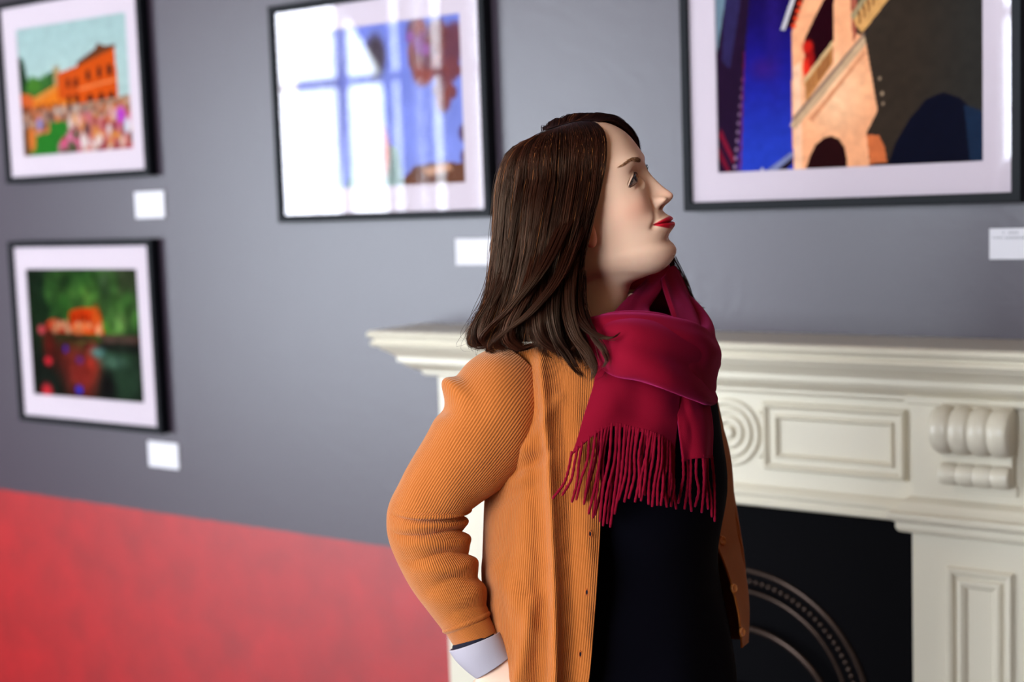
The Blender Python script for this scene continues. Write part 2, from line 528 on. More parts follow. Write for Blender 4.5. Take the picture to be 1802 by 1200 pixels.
ring_part('arch_rim', 0.268, 0.005, 0, 180, 2.966, zc, m_ironrim, ins, n=64)
bead = None
for i in range(56):
    t = math.pi * (i + 0.5) / 56
    P = (XC + 0.293 * math.cos(t), 2.966, zc + 0.293 * math.sin(t))
    if bead is None:
        b_ = MB()
        nn, mm = 6, 8
        V, F = [], []
        for ii in range(nn + 1):
            th = math.pi * ii / nn
            for jj in range(mm):
                ph = 2 * math.pi * jj / mm
                V.append((0.0065 * max(math.sin(th), 1e-3) * math.cos(ph), 0.006 * max(math.sin(th), 1e-3) * math.sin(ph), 0.0065 * math.cos(th)))
        me = bpy.data.meshes.new('bead')
        me.from_pydata(V, [], [tuple(q) for q in grid_faces(nn + 1, mm, True)])
        me.polygons.foreach_set('use_smooth', np.ones(len(me.polygons), bool))
        me.materials.append(m_ironrim)
        bead = me
    o = bpy.data.objects.new('bead', bead)
    COL.objects.link(o); o.parent = ins
    o.location = Vector(room(P)) - ins.location; o.scale = (CAM_SCALE, CAM_SCALE, CAM_SCALE)
ring_part('hood_rim', 0.243, 0.007, 8, 172, 2.972, 0.217, m_ironrim, ins, n=64)
fb = MB(); fb.box(-1.79, -1.22, 3.0, 3.028, FLOOR, 0.60); fb.build('fire_back', m_iron, ins)
gb = MB()
gb.box(-1.70, -1.31, 2.975, 2.99, 0.30, 0.318)
for x in np.linspace(-1.68, -1.33, 9):
    gb.box(x - 0.006, x + 0.006, 2.977, 2.988, FLOOR + 0.06, 0.30)
gb.build('grate', m_iron, ins)

# ---------------------------------------------------------------- framed photographs
m_frame = material('black_frame_lacquer', srgb(9, 10, 16), 0.5, 0.15)
add_noise_bump(m_frame, 80, 0.06, 0.001)
m_mat = material('pinkish_white_mount', srgb(206, 190, 198), 0.8, 0.2)
add_noise_bump(m_mat, 300, 0.05, 0.0005)
m_print = material('photo_print', (0.5, 0.5, 0.5, 1), 0.6, 0.0)
add_vertex_color(m_print)
m_glass = bpy.data.materials.new('picture_glass')
m_glass.use_nodes = True
def _glass():
    n, l = m_glass.node_tree.nodes, m_glass.node_tree.links
    n.clear()
    o = n.new('ShaderNodeOutputMaterial'); mx = n.new('ShaderNodeMixShader')
    t = n.new('ShaderNodeBsdfTransparent'); g = n.new('ShaderNodeBsdfGlossy')
    g.inputs['Roughness'].default_value = 0.03
    # Schlick reflectance, the same for either face of the thin pane
    geo = n.new('ShaderNodeNewGeometry'); dt = n.new('ShaderNodeVectorMath'); dt.operation = 'DOT_PRODUCT'
    l.new(geo.outputs['Incoming'], dt.inputs[0]); l.new(geo.outputs['Normal'], dt.inputs[1])
    def mth(op, a, b):
        q = n.new('ShaderNodeMath'); q.operation = op
        for i, v in enumerate((a, b)):
            if v is None: continue
            if isinstance(v, (int, float)): q.inputs[i].default_value = v
            else: l.new(v, q.inputs[i])
        return q.outputs[0]
    ab = mth('ABSOLUTE', dt.outputs['Value'], None)
    p5 = mth('POWER', mth('SUBTRACT', 1.0, ab), 5.0)
    fac = mth('ADD', mth('MULTIPLY', p5, 0.957), 0.043)
    l.new(fac, mx.inputs[0]); l.new(t.outputs[0], mx.inputs[1]); l.new(g.outputs[0], mx.inputs[2]); l.new(mx.outputs[0], o.inputs[0])
_glass()

class Canvas:
    """a little painter for the flat prints: u to the right, v downwards, both 0..1; colours 0..255"""
    def __init__(s, w, h, c):
        s.u, s.v = np.meshgrid((np.arange(w) + 0.5) / w, (np.arange(h) + 0.5) / h)
        s.c = np.zeros((h, w, 3)) + np.array(c, float)
        s.asp = h / w
    def mix(s, m, c):
        s.c += (np.array(c, float) - s.c) * m[..., None]
        return s
    def poly(s, pts, c, a=1.0):
        inside = np.zeros(s.u.shape, bool)
        n = len(pts)
        for i in range(n):
            (x0, y0), (x1, y1) = pts[i], pts[(i + 1) % n]
            if y0 == y1: continue
            cond = ((y0 > s.v) != (y1 > s.v)) & (s.u < (x1 - x0) * (s.v - y0) / (y1 - y0) + x0)
            inside ^= cond
        return s.mix(inside * a, c)
    def ell(s, x, y, rx, ry, c, soft=0.15, a=1.0, rot=0.0):
        dx, dy = s.u - x, (s.v - y)
        cr, sr = math.cos(rot), math.sin(rot)
        p, q = dx * cr + dy * sr, -dx * sr + dy * cr
        d = np.sqrt((p / rx) ** 2 + (q / ry) ** 2)
        return s.mix(a * (1 - smoothstep(1 - soft, 1 + soft, d)), c)
    def noise(s, sc, amt, seed):
        n = vnoise(s.u * sc, s.v * sc * s.asp, seed) + 0.5 * vnoise(s.u * sc * 2.3, s.v * sc * s.asp * 2.3, seed + 5)
        s.c *= (1 + amt * n)[..., None]
        return s
    def blobs(s, n, box, r, cols, seed, a=1.0, soft=0.4):
        rg = random.Random(seed)
        for i in range(n):
            x, y = rg.uniform(box[0], box[1]), rg.uniform(box[2], box[3])
            q = rg.uniform(0.6, 1.3) * r
            s.ell(x, y, q, q * 1.2 / s.asp, rg.choice(cols), soft, a)
        return s

def print_villa_day():
    c = Canvas(150, 110, (178, 204, 200))
    c.mix(smoothstep(0.0, 0.5, c.v) * 0.3, (205, 222, 212))
    c.poly([(0, .24), (.06, .30), (.09, .42), (.16, .40), (.22, .42), (.30, .36), (.36, .38), (.40, .46), (.4, .62), (0, .62)], (52, 92, 48))
    c.blobs(24, (0.0, .36, .42, .52), .03, [(30, 66, 32), (70, 122, 52), (50, 96, 42)], 2, .7)
    c.ell(.02, .36, .05, .13, (34, 58, 36)); c.ell(.14, .46, .07, .06, (74, 128, 44))
    c.poly([(.33, .33), (.39, .33), (.39, .48), (.33, .48)], (176, 150, 104))
    c.poly([(.0, .50), (.10, .52), (.16, .58), (.16, .80), (0, .80)], (214, 96, 44)); c.poly([(0, .6), (.1, .62), (.1, .8), (0, .8)], (128, 60, 34))
    c.poly([(.12, .56), (.36, .48), (.56, .46), (.56, .66), (.12, .66)], (236, 126, 34))
    c.poly([(.12, .55), (.36, .46), (.40, .48), (.16, .585)], (226, 140, 60))
    c.poly([(.36, .385), (.56, .345), (.56, .60), (.36, .58)], (216, 82, 26))
    c.poly([(.55, .335), (.88, .235), (.89, .68), (.55, .66)], (222, 84, 22)); c.poly([(.55, .51), (.885, .47), (.885, .49), (.55, .53)], (240, 130, 70))
    c.poly([(.54, .32), (.70, .245), (.74, .20), (.79, .225), (.885, .225), (.885, .25), (.55, .35)], (112, 60, 34))
    for x in (.62, .72, .81):
        c.poly([(x, .39 - .12 * (x - .62)), (x + .035, .385 - .12 * (x - .62)), (x + .035, .46 - .1 * (x - .62)), (x, .47 - .1 * (x - .62))], (46, 28, 26))
        c.poly([(x, .57), (x + .045, .565), (x + .045, .64), (x, .645)], (60, 20, 18))
    for x in (.44, .51):
        c.poly([(x, .44), (x + .035, .43), (x + .035, .50), (x, .505)], (90, 32, 22)); c.poly([(x, .56), (x + .035, .555), (x + .035, .63), (x, .635)], (80, 28, 20))
    for x in (.17, .23, .29, .35): c.poly([(x, .60), (x + .03, .595), (x + .03, .64), (x, .645)], (150, 62, 26))
    c.poly([(0, .66), (1, .60), (1, 1), (0, 1)], (168, 128, 104))
    c.blobs(420, (.0, 1.0, .65, .86), .018, [(196, 110, 70), (214, 160, 130), (120, 76, 60), (190, 176, 168), (226, 120, 60), (150, 120, 110), (90, 60, 56)], 4, .8)
    c.poly([(.02, .98), (.10, .84), (.26, .82), (.26, .74), (.54, .76), (.52, .86), (.42, 1), (0, 1)], (44, 122, 40))
    c.poly([(0, .78), (.10, .80), (.06, 1), (0, 1)], (110, 70, 44)); c.ell(.09, .86, .035, .10, (224, 120, 50), .3)
    c.blobs(200, (.45, 1.0, .72, 1.0), .026, [(208, 120, 110), (236, 190, 170), (150, 50, 60), (230, 140, 60), (90, 50, 54), (240, 220, 214), (206, 96, 120)], 9, .85)
    c.blobs(30, (.36, .52, .86, 1.0), .025, [(226, 40, 90), (236, 120, 160), (60, 90, 50)], 12, .8)
    c.ell(.90, .74, .035, .06, (196, 70, 200), .4); c.ell(.95, .82, .03, .06, (220, 216, 226), .4); c.ell(.17, .75, .025, .05, (150, 140, 200), .4)
    c.noise(30, .04, 3)
    return c

def print_villa_night():
    c = Canvas(150, 112, (26, 32, 26))
    c.ell(.55, .30, .42, .30, (44, 92, 34), .9); c.ell(.60, .36, .20, .18, (96, 158, 44), .9); c.ell(.45, .24, .14, .08, (150, 200, 80), .8)
    c.ell(.80, .38, .06, .10, (170, 214, 110), .8); c.ell(.34, .30, .05, .09, (70, 150, 40), .7)
    c.ell(.88, .14, .13, .22, (74, 82, 52), .8); c.ell(.72, .10, .05, .22, (110, 140, 90), .8)
    c.ell(.15, .20, .22, .30, (24, 40, 26), .8, .7)
    c.blobs(90, (.2, 1, .0, .42), .05, [(30, 64, 26), (90, 150, 60), (40, 52, 32)], 5, .3)
    c.poly([(.38, .34), (.44, .31), (.60, .30), (.66, .33), (.68, .50), (.38, .50)], (226, 62, 14))
    for x in np.linspace(.40, .62, 7): c.poly([(x, .35), (x + .014, .35), (x + .014, .43), (x, .43)], (150, 24, 10))
    c.ell(.62, .36, .035, .07, (240, 96, 30), .6)
    c.poly([(.17, .42), (.24, .39), (.38, .42), (.40, .50), (.22, .50), (.16, .47)], (214, 60, 34))
    c.blobs(26, (.2, .66, .43, .50), .022, [(255, 200, 150), (250, 160, 110), (246, 120, 60)], 7, .8)
    c.ell(.12, .48, .035, .035, (236, 80, 90), .5)
    c.poly([(.64, .50), (1, .50), (1, .57), (.66, .56)], (92, 62, 54)); c.poly([(.5, .56), (1, .56), (1, .64), (.5, .62)], (26, 22, 22))
    c.ell(.5, .53, .14, .02, (36, 26, 24), .6)
    c.ell(.18, .58, .05, .12, (130, 20, 18), .8, .7); c.ell(.30, .66, .12, .12, (96, 24, 22), .9, .7)
    c.ell(.47, .80, .15, .20, (150, 44, 36), .8); c.ell(.58, .72, .06, .13, (200, 50, 36), .8)
    c.ell(.82, .84, .18, .22, (44, 66, 46), .9); c.ell(.62, .64, .06, .04, (96, 150, 140), .8); c.ell(.74, .70, .10, .05, (78, 110, 88), .8)
    c.ell(.16, .72, .035, .035, (226, 40, 54), .5); c.ell(.33, .62, .02, .03, (70, 40, 150), .6); c.ell(.45, .70, .03, .03, (120, 50, 130), .6)
    c.ell(.43, .93, .03, .035, (50, 60, 220), .6); c.ell(.13, .96, .05, .06, (230, 50, 60), .6)
    c.ell(.68, .90, .07, .12, (22, 20, 20), .8)
    c.noise(24, .16, 6)
    return c

def print_blue_evening():
    c = Canvas(150, 112, (112, 122, 196))
    c.mix(smoothstep(0, .9, c.v) * .4, (140, 150, 212))
    c.poly([(.0, 0), (.35, 0), (.3, .6), (.24, 1), (0, 1)], (96, 100, 170))
    c.ell(.50, .20, .06, .13, (70, 58, 66), .4)
    c.blobs(26, (.72, .97, .02, .34), .045, [(120, 64, 56), (138, 70, 62), (104, 60, 72)], 21, .95, .3)
    c.blobs(12, (.84, .98, .30, .56), .032, [(124, 66, 62), (110, 60, 66)], 22, .95, .3)
    c.blobs(8, (.70, .80, .08, .2), .02, [(150, 84, 160), (130, 66, 130)], 23, .8)
    c.ell(.995, .70, .03, .05, (80, 50, 70), .4); c.ell(.99, .84, .02, .04, (90, 56, 70), .4)
    c.poly([(.60, 1), (.70, .88), (.86, .86), (1, .88), (1, 1)], (104, 66, 50))
    c.poly([(.74, .90), (.90, .87), (.92, .91), (.78, .94)], (190, 140, 110))
    c.poly([(.28, 1), (.34, .84), (.50, .72), (.62, .76), (.64, 1)], (120, 140, 132))
    c.ell(.53, .78, .03, .14, (216, 96, 84), .5, .8)
    c.noise(12, .05, 8)
    return c

def print_tower_night():
    c = Canvas(300, 215, (44, 36, 34))
    def Y(v, u=.45):                              # v: 0 at the upper edge of the view, 1 at the foot of the print
        zt = 1.933 - .068 * u
        return (1.98 - (zt - v * (zt - 1.533))) / .447
    P = lambda pts: [(a, Y(b, a)) for a, b in pts]
    E = lambda u, v, rx, ry, col, soft=.15, a=1., rot=0.: c.ell(u, Y(v, u), rx, ry, col, soft, a, rot)
    # evening sky, dark gable at the left
    c.poly([(0, 0), (.36, 0), (.36, 1), (0, 1)], (26, 24, 128))
    c.mix((c.u < .36) * smoothstep(.35, 1.0, c.v) * .85, (40, 66, 178))
    c.mix((c.u < .36) * (1 - smoothstep(.1, .55, c.v)) * .8, (24, 10, 58))
    E(.20, .40, .05, .05, (70, 24, 96), .9, .5); E(.24, .12, .03, .3, (44, 26, 110), .9, .5)
    c.poly(P([(0, -.4), (.20, -.4), (.145, .0), (.115, .45), (.085, 1), (0, 1)]), (34, 18, 40))
    c.poly(P([(0, -.4), (.11, -.4), (.05, .0), (.01, .30), (0, .3)]), (104, 122, 134)); c.poly(P([(.06, -.3), (.14, -.3), (.10, .1), (.06, .40), (.03, .35)]), (44, 36, 74))
    for k in range(11): E(.112 - k * .0038, .46 + k * .05, .006, .011, (190, 150, 180), .5, .35 + .05 * k)
    c.poly(P([(.02, .74), (.075, .92), (.065, .94), (.01, .78)]), (120, 22, 44)); c.poly(P([(.01, .84), (.055, .98), (.045, 1), (.0, .88)]), (110, 20, 40))
    c.poly(P([(.118, .3), (.125, .3), (.10, 1), (.088, 1)]), (120, 20, 50), .6)
    # tower
    c.poly(P([(.312, .16), (.36, .0), (.40, -.3), (.56, -.3), (.545, .2), (.584, .22), (.628, .66), (.587, .79), (.598, 1), (.312, 1), (.305, .75)]), (240, 166, 120))
    E(.47, .55, .09, .16, (250, 194, 150), .9, .9); c.poly(P([(.312, .4), (.345, .36), (.345, 1), (.312, 1)]), (246, 190, 152))
    c.poly(P([(.28, .16), (.33, -.05), (.37, -.3), (.43, -.3), (.36, .0), (.316, .17)]), (40, 10, 16))
    for k in range(9): E(.318 + k * .0085, .155 - k * .042, .0085, .013, (226, 60, 26), .4)
    c.poly(P([(.268, .175), (.315, -.02), (.36, -.3), (.375, -.3), (.33, -.02), (.283, .182)]), (206, 196, 196))
    c.poly(P([(.357, .44), (.36, .23), (.40, .105), (.435, .0), (.46, -.3), (.50, -.3), (.472, .0), (.468, .27)]), (34, 6, 14))
    E(.372, .28, .020, .035, (196, 30, 22), .4); E(.368, .40, .016, .06, (220, 44, 28), .4); E(.385, .35, .012, .05, (150, 20, 20), .5)
    # railing of the opening
    c.poly(P([(.357, .47), (.465, .26), (.468, .37), (.362, .60)]), (196, 130, 74))
    for k in range(13):
        t = k / 12; x = .360 + .102 * t; y0 = .485 - .205 * t
        c.poly(P([(x, y0 + .01), (x + .0042, y0), (x + .0042, y0 + .085), (x, y0 + .095)]), (122, 66, 34))
    c.poly(P([(.357, .455), (.465, .245), (.466, .275), (.357, .49)]), (206, 168, 120))
    # sloping string course
    c.poly(P([(.298, .735), (.312, .68), (.582, .20), (.588, .265), (.318, .755)]), (196, 160, 124))
    c.poly(P([(.31, .685), (.582, .20), (.583, .22), (.312, .71)]), (140, 110, 92)); c.poly(P([(.37, .70), (.585, .30), (.586, .325), (.385, .715)]), (214, 140, 98))
    # second balcony, brown pier
    c.poly(P([(.525, -.3), (.56, -.3), (.553, .22), (.540, .255)]), (158, 82, 62))
    c.poly(P([(.535, .09), (.70, -.3), (.78, -.3), (.672, .0), (.576, .20), (.553, .16)]), (206, 150, 88))
    c.poly(P([(.532, .10), (.69, -.3), (.71, -.3), (.545, .125)]), (156, 136, 100))
    for k in range(9):
        x, y0 = .560 + k * .0165, .075 - k * .036
        c.poly(P([(x, y0), (x + .007, y0 - .015), (x + .012, y0 + .06), (x + .005, y0 + .075)]), (110, 62, 32))
    # foot: arch, low wall
    c.poly(P([(.355, 1), (.372, .92), (.395, .85), (.43, .81), (.455, .80), (.485, .82), (.505, .87), (.513, .94), (.514, 1)]), (36, 12, 14))
    c.poly(P([(.587, .80), (.632, .81), (.652, .88), (.66, .97), (.598, .975)]), (204, 106, 60))
    c.poly(P([(.19, 1), (.305, .885), (.312, .91), (.24, 1)]), (120, 124, 160)); c.poly(P([(.235, 1), (.305, .92), (.308, .95), (.275, 1)]), (30, 18, 24)); E(.185, .985, .006, .012, (210, 196, 190), .5)
    # shaded wing at the right; dark silhouette is the photographer's reflection, painted in
    c.poly(P([(.76, -.3), (1.1, -.3), (1.1, 1), (.664, 1), (.655, .88), (.632, .80), (.59, .79), (.63, .66), (.588, .24), (.60, .16), (.68, .0)]), (52, 42, 34))
    c.mix((c.u > .6) * smoothstep(.7, 1.0, c.u) * .45, (36, 42, 44))
    E(.637, .47, .005, .008, (170, 140, 112), .5); E(.645, .56, .006, .010, (180, 150, 120), .5); E(.648, .62, .005, .008, (170, 140, 112), .5)
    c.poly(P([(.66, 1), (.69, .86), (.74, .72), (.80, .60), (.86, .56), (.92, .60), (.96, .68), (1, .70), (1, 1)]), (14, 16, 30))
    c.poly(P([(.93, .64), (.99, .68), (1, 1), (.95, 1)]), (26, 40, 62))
    c.noise(40, .05, 11)
    return c

def hang_picture(name_label, x0, x1, z0, z1, pr, canvas, fw=0.021, dim=1.0, group='framed photographs on the wall'):
    """x0..z1: opening of the frame (edge of the mount); pr: rectangle of the print (x0, x1, z0, z1)"""
    e = empty('framed_picture', ((x0 + x1) / 2, YW - 0.002, z0 - fw), name_label, 'picture', group)
    yf, yb = 2.992, YW - 0.001
    MB().frame(x0 - fw, x1 + fw, z0 - fw, z1 + fw, [(0.0, yb), (0.0, yf + 0.002), (0.002, yf), (fw - 0.002, yf), (fw, yf + 0.002), (fw, 3.020), (0.0, 3.022), (0.0, yb)]).build('frame', m_frame, e)
    # bevelled window mount
    px0, px1, pz0, pz1 = pr
    V, F = [], []
    for y, q in ((3.004, 0.0), (3.0065, -0.0015)):
        V += [(x0, y, z0), (x1, y, z0), (x1, y, z1), (x0, y, z1)] if q == 0 else []
        V += [(px0 - q, y, pz0 - q), (px1 + q, y, pz0 - q), (px1 + q, y, pz1 + q), (px0 - q, y, pz1 + q)]
    for i in range(4):
        j = (i + 1) % 4
        F.append((i, j, 4 + j, 4 + i)); F.append((4 + i, 4 + j, 8 + j, 8 + i))
    mesh('mount', V, F, m_mat, e)
    h, w = canvas.c.shape[:2]
    uu, vv = np.meshgrid(np.linspace(0, 1, w), np.linspace(0, 1, h))
    V = np.stack([px0 - .002 + (px1 - px0 + .004) * uu, np.full(uu.shape, 3.007), pz1 + .002 - (pz1 - pz0 + .004) * vv], -1).reshape(-1, 3)
    fast_mesh('photo_print', V, grid_faces(h, w)[:, ::-1], m_print, e, False, col=lin(np.clip(canvas.c * dim, 0, 255)).reshape(-1, 3))
    MB().box(x0, x1, 2.9985, 3.0005, z0, z1).build('glass_pane', m_glass, e)
    MB().box(x0, x1, 3.010, 3.016, z0, z1).build('backing', m_frame, e)
    return e

hang_picture('framed photo of an orange villa above a sunny crowd, upper left', -4.281, -3.576, 1.627, 2.196, (-4.206, -3.637, 1.695, 2.123), print_villa_day(), dim=.86)
hang_picture('framed photo of a lit red villa at night, lower left', -4.298, -3.590, 0.800, 1.386, (-4.242, -3.657, 0.874, 1.312), print_villa_night(), dim=.74)
hang_picture('framed photo with bright window reflections, between villa photos and woman', -2.978, -2.243, 1.467, 2.048, (-2.906, -2.309, 1.538, 1.981), print_blue_evening())
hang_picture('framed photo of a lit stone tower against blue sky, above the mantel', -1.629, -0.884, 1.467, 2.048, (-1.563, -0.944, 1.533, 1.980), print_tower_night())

# caption cards
m_card = material('white_card', srgb(214, 208, 212), 0.6, 0.3)
add_noise_bump(m_card, 200, 0.03, 0.0005)
m_ink = material('dark_ink', srgb(60, 56, 62), 0.8, 0.2)
add_noise_bump(m_ink, 200, 0.03, 0.0005)
def card(x0, x1, z0, z1, label, text=None):
    o = MB().box(x0, x1, YW - 0.006, YW - 0.0005, z0, z1).build('caption_card', m_card, bevel=0.0008)
    tag(o, label, 'card', 'caption cards under the pictures')
    if text:
        rg = random.Random(3)
        b = MB()
        for (tx, tz, n, hh, ww) in text:
            for i in range(n):
                x = tx + i * ww
                # a small dense glyph: a few strokes, too small to read in the photograph
                y = YW - 0.0064
                for s in range(3):
                    zz = tz - hh * (0.1 + 0.4 * s)
                    b.box(x, x + ww * rg.uniform(.5, .8), y, y + .0006, zz - hh * .12, zz)
                xx = x + ww * rg.uniform(.2, .5)
                b.box(xx, xx + ww * .14, y, y + .0006, tz - hh, tz)
        b.build('printed_lines', m_ink, o)
    return o
card(-3.669, -3.528, 1.472, 1.557, 'small blank-looking white card below the sunny orange villa photo')
card(-3.677, -3.530, 0.662, 0.747, 'small white card below the red night villa photo, above the dado')
card(-2.367, -2.225, 1.318, 1.390, "white card partly hidden behind the woman's hair")
card(-0.938, -0.795, 1.327, 1.392, 'white card with two printed lines, cut by the right edge',
     [(-0.910, 1.385, 1, .004, .0045), (-0.898, 1.385, 4, .0045, .0052), (-0.931, 1.3745, 5, .0035, .0045), (-0.905, 1.3745, 16, .0045, .0052)])

# ================================================================ the woman
SCALE_ROOM[0] = False
B0 = 1.78                                            # her distance from the viewer, metres
def pt(px, py, db=0.0):
    """a point of her figure: sight line through (px, py), db metres behind her middle plane"""
    px, py, db = np.broadcast_arrays(np.asarray(px, float), np.asarray(py, float), np.asarray(db, float))
    v = FW + CR * ((px - 901) / F_PX)[..., None] + CU * ((600 - py) / F_PX)[..., None]
    return CAM + v * ((B0 + db) / (v @ ED))[..., None]

_base = pt(1085, 1100, 0.03); _base[2] = 0
person = empty('person', _base, 'woman in an orange cardigan and crimson scarf looking up, hand on hip', 'person')

# ---- materials
m_skin = material('skin', srgb(236, 190, 162), 0.45, 0.35, Subsurface_Weight=0.12, Subsurface_Scale=0.01)
m_skin.node_tree.nodes['Principled BSDF'].inputs['Subsurface Radius'].default_value = (1.0, 0.35, 0.2)
add_vertex_color(m_skin)
m_eye = material('eye', (1, 1, 1, 1), 0.08, 0.6)
add_vertex_color(m_eye)
m_lash = material('lash', srgb(24, 14, 12), 0.5, 0.3)
add_noise_color(m_lash, srgb(18, 10, 9), srgb(34, 20, 16), 300)
m_brow = material('brow_hair', srgb(120, 78, 50), 0.6, 0.2)
add_noise_color(m_brow, srgb(122, 80, 52), srgb(158, 110, 76), 300)

# ---- head: forward x, left y, up z in millimetres, from rows of front / side / back profile
HEAD = np.array([  # Fx   Fz    Sy   Sz   cx    Bx   Bz    pf
    (2, 115, 0.5, 115, 2, 1, 115, 2.0),
    (40, 111, 42, 108, 0, -40, 108, 2.0),
    (68, 100, 61, 95, -2, -63, 92, 2.1),
    (86, 82, 69, 78, -5, -78, 71, 2.15),
    (95, 61, 72, 58, -5, -84, 50, 2.25),
    (98, 46, 72, 42, -3, -85, 33, 2.35),
    (97, 35, 71, 31, 0, -84, 20, 2.35),
    (95, 20, 70, 18, 2, -84, 5, 2.35),
    (94, 0, 68, 0, 5, -78, -12, 2.3),
    (97, -19, 65, -16, 8, -72, -28, 2.2),
    (102, -33, 61, -28, 9, -67, -40, 2.1),
    (102, -47, 57, -40, 9, -64, -52, 2.05),
    (99, -60, 55, -49, 8, -62, -60, 2.05),
    (98, -75, 53.5, -57, 6, -61, -68, 2.05),
    (88.5, -87, 51, -64, 4, -60, -76, 2.0),
    (73, -93.5, 47.5, -70, 0, -60, -84, 2.0),
    (57, -94, 42.5, -77, -6, -60, -92, 2.0),
    (39, -97, 40, -92, -8, -60, -100, 2.0),
    (35, -115, 41, -112, -10, -61, -118, 2.0),
    (37, -150, 46, -150, -12, -64, -150, 2.0),
    (44, -190, 62, -190, -14, -70, -190, 2.0)], float)
_d = np.concatenate([[0], np.cumsum(np.hypot(np.diff(HEAD[:, 0]), np.diff(HEAD[:, 1])) + 3)])
HEAD_T = _d / _d[-1]
PHI, THETA, RHO, HSC = math.radians(13), math.radians(17), math.radians(3), 1.01
_f = math.cos(PHI) * ER - math.sin(PHI) * ED
_zz = np.array([0, 0, 1.0])
HX = math.cos(THETA) * _f + math.sin(THETA) * _zz
_hz = -math.sin(THETA) * _f + math.cos(THETA) * _zz
_hy = np.cross(_hz, HX)
HY = math.cos(RHO) * _hy + math.sin(RHO) * _hz
HZ = -math.sin(RHO) * _hy + math.cos(RHO) * _hz
HO = pt(1021, 384)
def head_to_world(p):
    p = np.asarray(p, float) * (HSC / 1000)
    return HO + p[..., 0:1] * HX + p[..., 1:2] * HY + p[..., 2:3] * HZ
def G(y, z, y0, z0, sy, sz):
    return np.exp(-((y - y0) / sy) ** 2 - ((z - z0) / sz) ** 2)

EY, EZ = 31.8, 23.5                                  # middle of the eye
def lid_curves(ya):
    """upper and lower lid edge at lateral position ya (positive)"""
    q = (ya - 18.5) / 30.0
    base = 25.0 - 9.0 * q
    qq = np.clip(q, 0, 1)
    up = base + 13.5 * (qq ** 0.62) * ((1 - qq) ** 0.75) * 1.75
    lo = base - 2.0 * (qq ** 0.8) * ((1 - qq) ** 0.7) * 1.6
    return up, lo, (q > 0) & (q < 1)

def mouth_line(y):
    return -40.0 + 4.2 * (np.abs(y) / 31.0) ** 1.8

